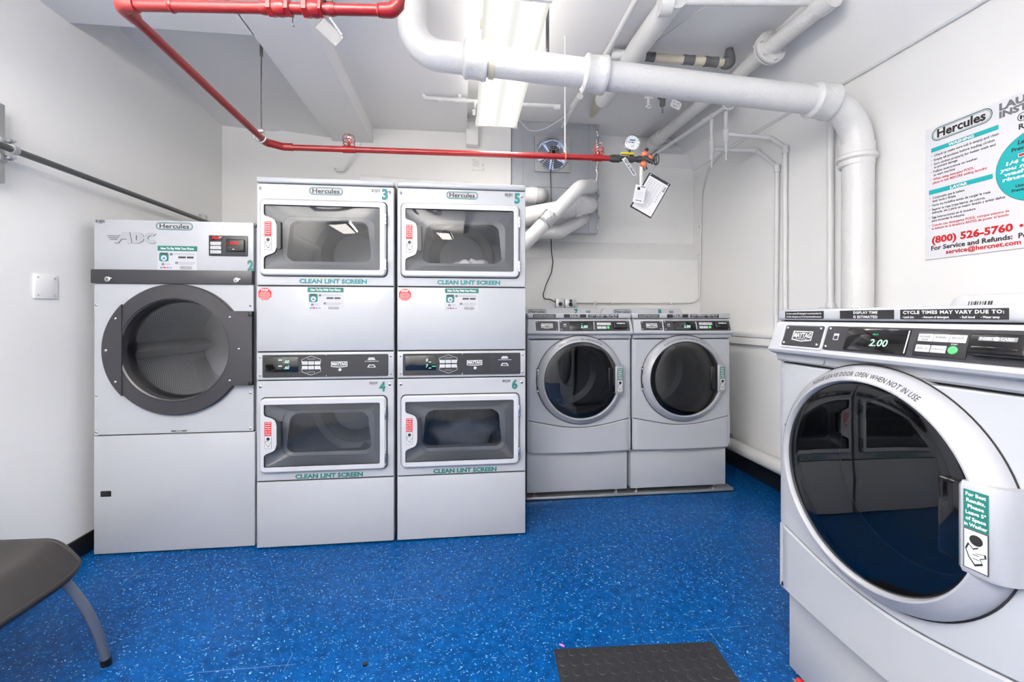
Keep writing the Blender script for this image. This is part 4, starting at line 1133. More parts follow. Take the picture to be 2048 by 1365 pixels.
b = MB(); b.T = Matrix.Translation(a) @ Matrix.Rotation(.35, 4, 'Y')
b.plate(fillet([(-.040, -.028), (.036, -.032), (.040, .024), (-.034, .030)], .018), [], -.001, .001, 'paper'); b.text('D -un', 0, .004, .014, 'ink', -.0018, 'C', rot=.12); b.text('RAT', .0, -.020, .013, 'ink', -.0018, 'C', rot=.12)
b.tube([(-.01, 0, .026), (-.015, .0, .075)], .0012, 'bracket', 6); b.T = None
tag(b.build('valve_tag'), 'small white handwritten tag hanging near the dark wrapped valve', 'tag')
# top cross pipe
b = MB(); b.tube([P(1322, 1, z=2.79), P(1652, 3, z=2.79)], .022, 'pipe_s', 16); b.tube([P(1448, 1, z=2.79), P(1462, 1, z=2.79)], .026, 'pipe_s', 16)
tag(b.build('ceiling_pipe'), 'white cross pipe at the very top edge, right of the thick pipe', 'pipe')
b = MB(); b.tube([P(1306, 88, z=2.84), P(1360, 48, z=2.845), P(1418, 8, z=2.85)], .003, 'pipe_s', 6)
tag(b.build('wire'), 'thin white wire running diagonally on the ceiling right of the thick pipe', 'wire')
# --- long diagonal pipe with flange
t = thing('water_pipe', 'long white diagonal pipe with bolted flange under the ceiling at right', 'pipe', P(1290, 300, Y=3.78))
d0, d1 = P(1668, -8, z=2.74), P(1292, 298, Y=3.80)
dd = (d1 - d0).normalized()
b = MB(); b.tube([d0, d1], .044, 'pipe', 28); b.build('pipe_run', t)
fl_ = P(1543, 96, z=2.74)
k = (fl_ - d0).dot(dd); fc = d0 + dd * k
b = MB(); hub(b, fc, dd, .05, 'pipe', [(-.010, .05), (-.009, .092), (.004, .092), (.005, .05)])
hub(b, fc + dd * .022, dd, .05, 'pipe', [(-.010, .05), (-.009, .088), (.004, .088), (.005, .05)])
n1 = dd.cross(V(0, 0, 1)).normalized(); n2 = dd.cross(n1)
for q in range(6):
    a = q * PI / 3 + .3; c = fc + (n1 * math.cos(a) + n2 * math.sin(a)) * .074
    b.tube([c - dd * .03, c + dd * .045], .010, 'pipe', 6)
b.build('flange', t)
for kk, rr in ((.30, .056), (.20, .060), (.10, .066)):
    b = MB(); c = d1 - dd * kk; b.tube([c, c + dd * .08], [rr, rr], 'pipe', 24); b.build('collar', t)
b = MB(); b.tube([P(1668, -8, z=2.74), P(1640, 14, z=2.74)], .052, 'pipe', 24); b.build('collar', t)
# rounded stub and pipe behind
b = MB(); a = P(1334, 243, Y=3.83); b.tube([a, a + V(-.005, -.10, 0)], .055, 'pipe_s', 24); b.ball(a + V(-.005, -.10, 0), .055, 'pipe_s', 20); b.tube([a + V(0, -.012, 0), a + V(0, -.03, 0)], .070, 'tape', 24)
tag(b.build('pipe_stub'), 'rounded white pipe stub with dark ring out of the back wall under the drain pipe', 'pipe')
b = MB(); b.tube([P(1300, 296, Y=3.72), P(1345, 290, Y=3.72), P(1352, 286, Y=3.80)], .030, 'pipe_s', 18, bend=.03)
tag(b.build('pipe_stub'), 'short white horizontal pipe on the back wall below the diagonal pipe end', 'pipe')
# --- small branch with hand wheel and two drops to the right wall
t = thing('branch_pipe', 'small white branch pipe with round hand wheel and two drops near right wall', 'pipe', P(1420, 235, z=2.68))
e0, e1, wh = P(1305, 312, Y=3.78), P(1420, 235, z=2.68), P(1447, 217, z=2.68)
b = MB(); b.tube([e0, e1, wh, wh + V(.006, -.05, .01)], .016, 'pipe_s', 16); b.tube([e1 - (e1 - e0).normalized() * .07, e1 + (wh - e1) * .2], .021, 'pipe_s', 16); b.build('pipe_run', t)
b = MB(); c = wh + V(.004, -.05, .012)
ring = [c + V(.042 * math.cos(q * PI / 10), 0, .042 * math.sin(q * PI / 10)) for q in range(21)]
b.tube(ring, .0065, 'pipe_s', 8, caps=False)
for q in range(5):
    a = q * 2 * PI / 5; b.tube([c, c + V(.042 * math.cos(a), 0, .042 * math.sin(a))], .005, 'pipe_s', 6)
b.ball(c, .011, 'pipe_s', 10); b.build('hand_wheel', t)
va, vb = V(1.826, 3.0, 2.68), V(1.855, 2.87, 2.66)
for (q, zb_, zc_) in ((va, 2.36, 2.44), (vb, 2.37, 2.47)):
    b = MB(); b.tube([q, V(q.x, q.y, zb_)], .013, 'pipe_s', 14); b.tube([V(q.x, q.y, zc_ + .07), V(q.x, q.y, zc_ + .06), V(q.x, q.y, zc_ - .02), V(q.x, q.y, zc_ - .03)], [.015, .023, .021, .015], 'pipe_s', 14); b.tube([V(q.x, q.y, zb_ + .01), V(q.x, q.y, zb_ - .06)], .007, 'pipe_s', 10); b.build('drop', t)
b = MB(); b.tube([vb + V(0, 0, .02), wh], .014, 'pipe_s', 12); b.build('elbow', t)
b = MB(); b.tube([V(1.855, 2.87, 2.50), V(2.118, 2.755, 2.432), V(2.118, 2.628, 2.315), V(2.118, 2.628, 1.06)], .014, 'pipe_s', 14, bend=.03)
b.tube([V(2.118, 2.77, 2.44), V(2.118, 2.745, 2.425)], .019, 'pipe_s', 12); b.tube([V(2.118, 2.628, 2.33), V(2.118, 2.628, 2.28)], .019, 'pipe_s', 12); b.tube([V(2.118, 2.628, 1.46), V(2.118, 2.628, 1.43)], .018, 'pipe_s', 12)
tag(b.build('conduit'), 'white pipe bending onto the right wall, the outer of the two parallel drops', 'pipe')
b = MB(); b.tube([V(1.826, 3.0, 2.44), V(2.118, 2.91, 2.409), V(2.118, 2.70, 2.215), V(2.118, 2.715, 1.06)], .014, 'pipe_s', 14, bend=.03)
b.tube([V(2.118, 2.925, 2.415), V(2.118, 2.89, 2.395)], .019, 'pipe_s', 12); b.tube([V(2.118, 2.70, 2.23), V(2.118, 2.70, 2.18)], .019, 'pipe_s', 12)
tag(b.build('conduit'), 'white pipe bending onto the right wall, the inner one nearer the corner', 'pipe')
# thin conduit round the back right corner
b = MB(); xw = 2.130
b.tube([V(xw, 2.25, 2.525), V(xw, 3.30, 2.575), V(xw, 3.55, 2.50), V(xw, 3.66, 2.30), V(xw, 3.685, 1.60), V(2.128, 3.688, 1.325), V(1.90, 3.688, 1.318), V(.98, 3.688, 1.318)], .0085, 'pipe_s', 12, bend=.09)
for zz in (2.02, 1.76): b.box(xw - .012, xw + .010, 3.665, 3.70, zz - .006, zz + .006, 'pipe_s', .003)
for xx in (1.16, 1.30, 1.85): b.box(xx - .008, xx + .008, 3.672, 3.70, 1.306, 1.330, 'pipe_s', .003)
tag(b.build('conduit'), 'thin white conduit curving down the back right corner to the outlet boxes', 'conduit')
b = MB(); b.tube([V(2.131, -.4, 2.455), V(2.131, 2.0, 2.508), V(2.131, 2.32, 2.52)], .008, 'pipe_s', 10)
tag(b.build('conduit'), 'thin white conduit along the top edge of the right wall above the poster', 'conduit')
b = MB(); b.tube([V(2.112, 2.267, 2.50), V(2.112, 2.267, 1.245)], .017, 'pipe_s', 16); b.tube([V(2.112, 2.267, 1.275), V(2.112, 2.267, 1.245)], .024, 'pipe_s', 14); b.box(2.10, 2.14, 2.24, 2.34, 1.235, 1.250, 'pipe_s', .004)
tag(b.build('conduit'), 'straight white vertical pipe on the right wall left of the thick drain pipe', 'pipe')
t = thing('floor_pipe', 'white pipe low along the right wall above the black baseboard', 'pipe', (2.06, 3.1, .2))
b = MB(); b.tube([V(2.065, 3.16, .20), V(2.065, 1.3, .20)], .046, 'pipe', 24); b.build('pipe_run', t)
b = MB(); b.tube([V(2.065, 3.14, .20), V(2.065, 3.20, .20), V(2.12, 3.26, .20), V(2.15, 3.26, .20)], [.052, .054, .050, .05], 'tape', 20, bend=.03); b.build('collar', t)
b = MB(); b.box(2.095, 2.14, 2.52, 2.60, .70, .725, 'pipe_s', .004); b.box(2.125, 2.14, 2.52, 2.60, .66, .73, 'pipe_s', .003)
tag(b.build('wall_bracket'), 'small white bracket on the right wall beside the large near washer', 'bracket')

# --- red sprinkler pipe
t = thing('sprinkler_pipe', 'red painted sprinkler pipe looping overhead above the stacked dryers', 'pipe', (-.1, 2.5, 2.15))
rr = .0167
ra, rb, rc, rd = V(-.207, 1.375, 2.155), V(-1.075, 1.470, 2.172), V(-1.092, 2.50, 2.158), V(.869, 2.475, 2.140)
b = MB(); b.tube([V(-.207, 1.375, 2.74), ra, rb], rr, 'redpipe', 20, bend=.03); b.build('near_run', t)
b = MB(); b.tube([rb + V(.0, 0.005, 0), rc, rc + V(.07, .055, -.002), rd], rr, 'redpipe', 20, bend=.03); b.build('far_run', t)
dn = (ra - rb).normalized()
b = MB(); b.tube([ra - dn * .055, ra - dn * .02, ra + V(0, 0, .02), ra + V(0, 0, .06)], [.021, .022, .022, .021], 'redpipe', 20, bend=.02); b.build('elbow', t)
b = MB(); b.tube([rb + dn * .05, rb, rb + V(0, .06, 0)], [.021, .023, .021], 'redpipe', 20, bend=.02); b.build('elbow', t)
b = MB(); b.tube([rc - V(0, .04, 0), rc, rc + V(.05, .04, 0)], .021, 'redpipe', 20, bend=.02); b.build('elbow', t)
b = MB(); q = rc + V(.07, .055, 0); b.tube([q - V(.02, .015, 0), q, q + V(.05, -.0005, 0)], .021, 'redpipe', 20, bend=.02); b.build('elbow', t)
def at_u(u, a, c):
    g = (u - 1024) / F_PX
    return min((abs(((q.x * c_ - q.y * s_) / (q.x * s_ + q.y * c_)) - g), q) for q in [a + (c - a) * (i / 600) for i in range(601)])[1]
for (ua, ub, r0, hexa) in ((521, 537, .0195, 0), (537, 549, .027, 1), (549, 573, .024, 0), (573, 583, .026, 1), (607, 620, .028, 1), (620, 640, .025, 0), (640, 648, .027, 1), (655, 672, .0195, 0), (755, 762, .0195, 0), (340, 348, .0195, 0)):
    a, c = at_u(ua, rb, ra), at_u(ub, rb, ra)
    b = MB(); mid = (a + c) / 2
    if hexa: b.tube([a, a + (c - a) * .15, a + (c - a) * .85, c], [r0 * .85, r0, r0, r0 * .85], 'redpipe', 6)
    else: b.tube([a, mid, c], [r0 * .92, r0 * 1.04, r0 * .92], 'redpipe', 18)
    b.build('union_nut' if hexa else 'coupling', t)
rc2 = rc + V(.07, .055, -.002)
for (ua, ub) in ((540, 551), (686, 710), (1186, 1204)):
    a, c = at_u(ua, rc2, rd), at_u(ub, rc2, rd); b = MB(); b.tube([a, c], .0205, 'redpipe', 18); b.build('coupling', t)
for u in (698, 1197):
    a = at_u(u, rc2, rd)
    b = MB(); b.tube([a, a + V(0, 0, .034)], [.012, .010], 'redpipe', 12); b.tube([a + V(-.008, 0, .03), a + V(-.010, 0, .05), a + V(0, 0, .062)], .0025, 'brass', 8); b.tube([a + V(.008, 0, .03), a + V(.010, 0, .05), a + V(0, 0, .062)], .0025, 'brass', 8); b.lathe(a.x, a.z + .064, [(.012, a.y), (.001, a.y)], 'steel', 12)
    b.tube([a + V(0, 0, .060), a + V(0, 0, .064)], .013, 'steel', 12)
    sh = b.build('sprinkler_head', t)
    b = MB()
    for k in range(4):
        an = k * PI / 2 + .4; dx, dy = math.cos(an), math.sin(an)
        b.tube([a + V(.012 * dx, .012 * dy, .018), a + V(.030 * dx, .030 * dy, .026), a + V(.032 * dx, .032 * dy, .065), a + V(.024 * dx, .024 * dy, .084), a + V(0, 0, .084)], .0018, 'redpipe', 6, bend=.01)
    for (zz, r_) in ((.030, .031), (.050, .033)):
        b.tube([a + V(r_ * math.cos(q * PI / 10), r_ * math.sin(q * PI / 10), zz) for q in range(21)], .0018, 'redpipe', 6, caps=False)
    b.build('wire_guard', sh)
a = at_u(526, rc - V(0, .06, 0), rc + V(.02, .015, 0)); a = V(-1.098, 2.44, 2.16)
b = MB(); b.tube([V(a.x + .008, a.y, a.z + .03), V(a.x + .008, a.y, 2.62)], .0038, 'plate', 8); b.tube([V(a.x + .008, a.y, 2.60), V(a.x + .008, a.y, 2.80)], .008, 'plate', 10)
b.tube([a + V(.03 * math.cos(q * PI / 10), 0, .03 * math.sin(q * PI / 10) + .002) for q in range(21)], .005, 'bracket', 8, caps=False); b.box(a.x - .012, a.x + .022, a.y - .012, a.y + .012, a.z + .026, a.z + .042, 'bracket', .003)
b.build('ring_hanger', t)
a = at_u(1130, rc2, rd)
b = MB(); b.tube([a + V(0, 0, .03), V(a.x, a.y, ZC)], .0038, 'pipe_s', 8); b.tube([a + V(.0, .026 * math.cos(q * PI / 10), .026 * math.sin(q * PI / 10) + .004) for q in range(21)], .004, 'brass', 8, caps=False); b.box(a.x - .008, a.x + .008, a.y - .01, a.y + .01, a.z + .024, a.z + .05, 'bracket', .003)
b.build('ring_hanger', t)
# test-and-drain valve assembly at the end
dx = (rd - rc2).normalized()
b = MB(); b.tube([rd - dx * .01, rd + dx * .01, rd + dx * .05, rd + dx * .055], [.019, .024, .024, .018], 'iron', 8); b.tube([rd + dx * .05, rd + dx * .17], .016, 'iron', 16); b.tube([rd + dx * .10, rd + dx * .135], .022, 'iron', 10); b.build('union_nut', t)
g = rd + dx * .112
b = MB(); b.tube([g, g + V(0, 0, .045)], .007, 'iron', 10); c = g + V(.012, -.005, .092)
b.lathe(c.x, c.z, [(.040, c.y + .014), (.0475, c.y + .010), (.0475, c.y - .014), (.044, c.y - .016), (.042, c.y - .013)], 'steel', 40, cap0=True)
b.lathe(c.x, c.z, [(.043, c.y - .0128), (.001, c.y - .0128)], 'white_ink', 40)
for q in range(9):
    an = -PI * .25 + q * PI * 1.5 / 8
    b.tube([c + V(.033 * math.cos(an), -.0140, .033 * math.sin(an)), c + V(.039 * math.cos(an), -.0140, .039 * math.sin(an))], .0009, 'ink', 5)
b.rect(c.x - .018, c.x + .018, c.z + .010, c.z + .018, 'blue_ink', c.y - .0140)
b.tube([c + V(-.030, -.015, .002), c + V(.012, -.015, -.002)], .0014, 'ink', 6); b.lathe(c.x, c.z, [(.004, c.y - .0175), (.0005, c.y - .0175)], 'ink', 12)
for q in range(3): b.rect(c.x - .012, c.x + .012, c.z - .016 - .006 * q, c.z - .0145 - .006 * q, 'grey_ink', c.y - .0140)
b.build('pressure_gauge', t)
b = MB(); b.box(g.x - .06, g.x + .020, g.y - .028, g.y - .010, g.z + .018, g.z + .030, 'yellow', .004); b.tube([g + V(-.01, -.016, .0), g + V(-.01, -.018, .024)], .006, 'iron', 8); b.build('valve_handle', t, label='yellow lever handle')
v0 = rd + dx * .19
b = MB(); b.tube([v0 - dx * .03, v0 + dx * .02], .020, 'iron', 12); b.ball(v0 + V(.012, -.005, .028), .022, 'brass', 14); b.ball(v0 + V(.044, 0, .006), .022, 'brass', 14); b.ball(v0 + V(.006, -.005, -.032), .022, 'brass', 14)
b.tube([v0 + V(.012, -.005, .03), v0 + V(.030, -.005, .062)], .011, 'iron', 8); b.tube([v0 + V(.044, 0, .006), v0 + V(.072, -.005, -.022)], .013, 'iron', 8); b.tube([v0 + V(.006, -.005, -.03), v0 + V(.020, -.005, -.064)], .013, 'iron', 8)
b.tube([v0 + V(.0, -.01, .015), v0 + V(.05, -.01, -.015)], .014, 'iron', 8); b.build('test_valve', t, label='orange coated valve body')
b = MB(); c = v0 + V(.085, -.01, .0)
b.tube([c + V(.010 * math.cos(q * PI / 8), -.012 * math.cos(q * PI / 8), .032 * math.sin(q * PI / 8)) for q in range(17)], .0045, 'iron', 8, caps=False); b.tube([c + V(-.02, .01, 0), c], .007, 'iron', 8); b.tube([c + V(0, 0, -.032), c + V(0, 0, .032)], .004, 'iron', 6); b.build('hand_wheel', t)
b = MB(); c = v0 + V(-.002, .002, -.04); b.tube([c, c + V(.0, 0, -.20)], .0125, 'pipe_s', 14); b.build('drain_tail', t, label='white plastic drain tail')
# hanging tags
def hang(name, label, cat, corners_px, Z, thick, m, extra=None, hang_from=None):
    """flat tag given by its corner pixels at one depth; first corner is the tag's own top left"""
    pts = [P(u, v, Z=Z) for u, v in corners_px]
    ex = (pts[1] - pts[0]); W = ex.length; ex.normalize()
    ey = (pts[3] - pts[0]); ey = (ey - ex * ey.dot(ex)); H = ey.length; ey.normalize()
    nz = ex.cross(ey).normalized()
    b = MB(); b.T = Matrix(((ex.x, nz.x, -ey.x, pts[0].x), (ex.y, nz.y, -ey.y, pts[0].y), (ex.z, nz.z, -ey.z, pts[0].z), (0, 0, 0, 1)))
    # local x right, local y away, local z up; origin at top left
    b.box(0, W, 0, thick, -H, 0, m, min(.002, thick * .4), 1)
    if extra: extra(b, W, H)
    if hang_from is not None:
        T = b.T; b.T = None
        b.tube([T @ V(*hang_from[0]), hang_from[1]], .0011, 'bracket', 6); b.T = T
    return tag(b.build(name), label, cat)
def td(b, W, H):
    b.rect(.003, W - .003, -H + .003, -.003, 'label', -.0008)
    b.text('TEST & DRAIN', W * .5, -H * .68, H * .42, 'ink', -.0014, 'C', width=W * .84, bold=.03)
hang('hanging_sign', 'small grey TEST & DRAIN sign hanging tilted under the pressure gauge', 'sign', [(1251, 313), (1275, 349), (1262, 353), (1240, 315)], 2.50, .001, 'grey_ink', td, ((.004, -.001, -.004), g + V(0, 0, -.01)))
def clip(b, W, H):
    b.rect(.008, W - .006, -H + .008, -.016, 'paper', -.0022)
    b.rect(.0, W, -.016, 0, 'ink', -.0022)
    for x_ in (.012, W - .012): b.plate(circ(x_, -.008, .0035, 12), [], -.003, -.003, 'paper')
    b.text('RECALL', W - .012, -.064, .010, 'ink', -.003, 'L', rot=PI / 2, width=.034, bold=.04)
    for k in range(12): b.rect(.016, W * (.74 - .02 * (k % 3)), -.030 - .012 * k, -.029 - .012 * k, 'grey_ink', -.003)
    for k in range(5): b.rect(.020 + .018 * k, .0207 + .018 * k, -H * .80, -.030, 'grey_ink', -.003)
    for k in range(8): b.rect(W * .78, W * .82, -.034 - .015 * k, -.029 - .015 * k, 'grey_ink', -.003)
hang('inspection_card', 'black-framed inspection card hanging tilted from the red pipe valve', 'card', [(1299, 345), (1341, 369), (1299, 438), (1257, 412)], 2.53, .002, 'ink', clip, ((.010, -.001, -.006), v0 + V(.085, -.01, -.03)))
def ptag(b, W, H):
    b.rect(W * .2, W * .45, -H * .28, -H * .12, 'ink', -.0018); b.rect(W * .5, W * .9, -H * .10, -H * .05, 'ink', -.0018)
    for k in range(7): b.rect(W * .08, W * (.9 - .1 * (k % 2)), -H * (.36 + .06 * k) - .0008, -H * (.36 + .06 * k), 'grey_ink', -.0018)
    b.text('INSPECTED', W * .5, -H * .9, .007, 'ink', -.0018, 'C', width=W * .6, bold=.02)
hang('paper_tag', 'white paper tag hanging in front of the black-framed inspection card', 'tag', [(1272, 369), (1293, 373), (1291, 411), (1270, 405)], 2.47, .001, 'paper', ptag, ((.03, -.001, -.002), v0 + V(.0, -.014, -.045)))
def mp(b, W, H):
    for x_ in (W - .006,):
        for z_ in (-.006, -H + .006): b.plate(circ(x_, z_, .0022, 10), [], -.0012, -.0012, 'label')
hang('metal_plate', 'dull grey metal plate hanging tilted under the near red pipe', 'plate', [(648, 36), (689, 75), (671, 95), (613, 38)], 1.33, .0015, 'plate', mp)
b = MB(); ca, cb = P(660, 36, Z=1.31), P(683, 69, Z=1.315)
for k in range(11):
    a = ca + (cb - ca) * ((k + .5) / 11); dirv = (cb - ca).normalized(); sd = V(0, 1, 0) if k % 2 else dirv.cross(V(0, 1, 0)).normalized()
    b.tube([a + dirv * .0042 * math.cos(q * PI / 4) + sd * .0022 * math.sin(q * PI / 4) for q in range(9)], .0007, 'steel', 5, caps=False)
tag(b.build('chain'), 'thin ball chain holding the grey metal plate under the near red pipe', 'chain')
b = MB(); b.tube([P(586, 31, Z=1.35), P(585, 42, Z=1.34), P(584, 47, Z=1.33), P(588, 54, Z=1.33)], .0016, 'iron', 6); b.tube([P(584, 46, Z=1.33), P(587, 52, Z=1.33)], .003, 'plate', 6)
tag(b.build('wire'), 'short twisted wire hanging below the near red pipe, left of the metal plate', 'wire')
b = MB(); a = P(650, 14, Z=1.36); b.box(a.x - .045, a.x + .028, a.y - .008, a.y + .01, a.z + .012, a.z + .06, 'black', .004); b.box(a.x - .03, a.x + .006, a.y - .018, a.y - .006, a.z + .01, a.z + .05, 'plate', .004)
tag(b.build('flow_switch'), 'small dark switch box on top of the near red pipe above the metal plate', 'switch')

# --- grey pole on the left wall
t = thing('wall_pole', 'dark grey steel pole mounted along the left wall above dryer 2', 'pole', (-1.8, 2.4, 1.86))
b = MB(); b.tube([V(-1.81, 1.2, 1.868), V(-1.81, 3.45, 1.862)], .0135, 'pole', 18)
b.build('tube', t)
b = MB(); a = V(-1.835, 1.93, 1.87)
zt_, zb_ = 2.055, 1.735
b.box(-1.90, -1.860, 1.912, 1.958, zb_, zt_, 'bracket', .002); b.box(-1.890, -1.868, 1.908, 1.914, zb_ + .004, zt_ - .004, 'gap')
b.build('strut_channel', t)
b = MB()
hubp = V(-1.81, 1.935, 1.866); b.tube([hubp - V(0, .010, 0), hubp + V(0, .012, 0)], .0185, 'bracket', 18)
for s_z in (-.034, .034):
    b.tube([V(-1.86, 1.935, 1.866 + s_z), V(-1.800, 1.935, 1.866 + s_z)], .0045, 'steel', 8); b.tube([V(-1.824, 1.935, 1.866 + s_z), V(-1.812, 1.935, 1.866 + s_z)], .0105, 'steel', 6); b.box(-1.850, -1.842, 1.92, 1.95, 1.866 + s_z - .014, 1.866 + s_z + .014, 'bracket', .002)
b.build('pipe_clamp', t)
b = MB(); b.box(-1.90, -1.862, 3.30, 3.34, 1.80, 1.93, 'bracket', .002); b.tube([V(-1.81, 3.31, 1.862), V(-1.81, 3.33, 1.862)], .0185, 'bracket', 18); b.tube([V(-1.87, 3.32, 1.862), V(-1.82, 3.32, 1.862)], .006, 'steel', 8); b.build('pipe_clamp', t)
b = MB(); b.box(-1.90, -1.893, 2.113, 2.225, 1.275, 1.385, 'wall', .003, 2)
for yy, zz in ((2.13, 1.37), (2.208, 1.37), (2.13, 1.29), (2.208, 1.29)): b.tube([V(-1.894, yy, zz), V(-1.8915, yy, zz)], .004, 'bracket', 8)
tag(b.build('cover_plate'), 'white blank cover plate on the left wall beside dryer 2', 'cover plate')
# --- things on the back wall
b = MB(); a, c = P(932, 252, Y=3.6), P(956, 297, Y=3.6); b.box(a.x, c.x, 3.52, 3.60, c.z, a.z, 'wall', .006)
tag(b.build('junction_box'), 'white painted junction box on the back wall under the lit lamp', 'box')
t = thing('wall_switch', 'white switch plate on the back wall above dryer 5', 'switch', P(957, 341, Y=3.6))
a, c = P(944, 318, Y=3.6), P(970, 342, Y=3.6)
b = MB(); b.box(a.x, c.x, 3.592, 3.60, c.z, a.z, 'wall', .003); b.build('plate', t)
b = MB(); b.box(a.x + .012, a.x + .058, 3.584, 3.593, c.z + .035, a.z - .018, 'pipe_s', .003); b.build('rocker', t)
b = MB(); 
for xx, zz in ((a.x + .012, a.z - .010), (c.x - .014, c.z + .012), (c.x - .02, a.z - .045), (c.x - .02, a.z - .058)): b.lathe(xx, zz, [(.003, 3.593), (.003, 3.590), (.0005, 3.590)], 'ink', 8)
b.build('screw', t)
b = MB(); b.tube([P(716, 272, Y=3.58), P(721, 288, Y=3.57), P(716, 305, Y=3.55), P(703, 316, Y=3.56), P(695, 328, Y=3.55), P(686, 341, Y=3.56), P(674, 341, Y=3.57), P(668, 336, Y=3.585)], [.004, .004, .004, .005, .010, .013, .012, .004], 'pipe_s', 10)
tag(b.build('cable'), 'loose white cable curling on the back wall above dryer 3', 'cable')
# small pipe under the middle ceiling
t = thing('small_pipe', 'small white pipe with elbow and tee under the ceiling left of the lamp', 'pipe', P(900, 200, Z=2.97))
b = MB(); b.tube([P(846, 178, Z=2.97), P(847, 196, Z=2.97), P(960, 204, Z=2.97), P(1050, 210, Z=2.99), P(1116, 213, Z=3.02)], .0135, 'pipe_s', 14, bend=.03); b.build('pipe_run', t)
for (u0_, u1_, v_) in ((876, 886, 199), (910, 932, 201), (1108, 1120, 214)):
    b = MB(); b.tube([P(u0_, v_, Z=2.97), P(u1_, v_ + .7, Z=2.97)], .0185, 'pipe_s', 14)
    if u0_ == 910: b.tube([P(919, 202, Z=2.97), P(919, 184, Z=2.97)], .014, 'pipe_s', 14)
    b.build('fitting', t)
b = MB(); a = P(950, 206, Z=2.95); b.tube([a + V(0, 0, .02), a + V(0, 0, -.04)], .008, 'pipe_s', 8); b.build('spigot', t)
b = MB(); a = P(948, 222, Z=2.93); b.box(a.x - .010, a.x + .010, a.y, a.y + .002, a.z - .03, a.z + .012, 'paper', .001, 1); b.tube([V(a.x, a.y, a.z + .01), V(a.x + .008, a.y + .01, a.z + .05)], .001, 'bracket', 5)
tag(b.build('valve_tag'), 'tiny white tag hanging left of the lit lamp', 'tag')
b = MB(); b.tube([P(1038, 240, Y=3.55), P(1060, 265, Y=3.5), P(1090, 258, Y=3.45), P(1120, 240, Y=3.4), P(1140, 224, Y=3.3)], .0035, 'pipe_s', 8, bend=.2)
tag(b.build('wire'), 'thin white wire sagging above the wall fan', 'wire')

# --- sheet-metal panel with fan and exhaust ducts
PX0, PX1 = .396, 1.150
t = thing('metal_duct_panel', 'galvanised sheet-metal panel around the wall fan, right of dryer 5', 'panel', (.77, 3.7, 1.92))
FX, FZ = P(1104, 310, Y=3.6).x, P(1104, 310, Y=3.6).z
b = MB()
b.T = Matrix.Translation((0, 3.60, 0))
b.plate([(PX0, 1.918), (PX1, 1.918), (PX1, 2.857), (PX0, 2.857)], [circ(FX, FZ, .132, 32)], 0, .10, 'galv')
b.T = None
b.build('sheet', t)
b = MB(); 
for xx in (PX0 + .004, PX0 + .095, PX1 - .085): b.box(xx, xx + .004, 3.594, 3.602, 1.92, 2.855, 'galv', .001, 1)
b.box(PX0, PX1, 3.592, 3.602, 2.30, 2.306, 'galv'); b.build('seam_strips', t)
b = MB(); pts = []
for k in range(20): pts.append(V(PX1 - .006 + rnd.uniform(-.012, .012), 3.596, 2.85 - .9 * k / 19))
for k in range(19): b.tube([pts[k], pts[k + 1]], rnd.uniform(.008, .016), 'foil', 6)
b.build('foil_edge', t)
t = thing('exhaust_fan', 'square metal exhaust fan with wire guard and black motor on back wall', 'fan', (FX, 3.58, FZ - .15))
b = MB(); b.T = Matrix.Translation((0, 3.578, 0)); b.plate(rrect(FX - .152, FX + .152, FZ - .152, FZ + .152, .01, 3), [circ(FX, FZ, .135, 40)], 0, .016, 'bracket')
for sx in (-.13, .13):
    for sz in (-.07, .07): b.lathe(FX + sx, FZ + sz, [(.005, -.001), (.0005, -.002)], 'ink', 8)
b.T = None; b.build('frame', t)
b = MB()
for k in range(9):
    r_ = .022 + .0155 * k; yb_ = 3.575 - .045 * math.cos(min(1, r_ / .15) * PI / 2)
    b.tube([V(FX + r_ * math.cos(q * PI / 18), yb_, FZ + r_ * math.sin(q * PI / 18)) for q in range(37)], .0024, 'bracket', 6, caps=False)
for k in range(8):
    a = k * PI / 4; b.tube([V(FX + r_ * math.cos(a), 3.575 - .045 * math.cos(min(1, r_ / .15) * PI / 2), FZ + r_ * math.sin(a)) for r_ in (.02, .05, .08, .11, .146)], .0024, 'bracket', 6)
b.build('wire_guard', t)
b = MB(); b.lathe(FX + .012, FZ + .012, [(.001, 3.535), (.040, 3.537), (.046, 3.545), (.046, 3.60), (.001, 3.60)], 'black', 28)
for q in range(6): b.box(FX - .02 + .010 * q, FX - .016 + .010 * q, 3.532, 3.54, FZ - .01, FZ + .035, 'dark')
b.build('motor', t)
b = MB()
for k in range(5):
    a = k * 2 * PI / 5 + .3; w0 = .48
    b.add([V(FX + r_ * math.cos(a + w_), 3.62 + y_, FZ + r_ * math.sin(a + w_)) for r_, w_, y_ in ((.03, -.3, -.008), (.125, -w0, -.016), (.128, 0, 0), (.125, w0, .016), (.03, .3, .008))], [(0, 1, 2, 3, 4)], 'blades')
    b.add([V(FX + r_ * math.cos(a + w_), 3.622 + y_, FZ + r_ * math.sin(a + w_)) for r_, w_, y_ in ((.03, -.3, -.008), (.125, -w0, -.016), (.128, 0, 0), (.125, w0, .016), (.03, .3, .008))], [(0, 1, 2, 3, 4)], 'blades')
b.build('blade_set', t)
b = MB(); b.lathe(FX, FZ, [(.132, 3.60), (.132, 3.69), (.001, 3.69)], 'glow', 32); b.lathe(FX, FZ, [(.1325, 3.595), (.1325, 3.68)], 'galv', 32); b.build('opening', t, label='pale daylight behind the fan')

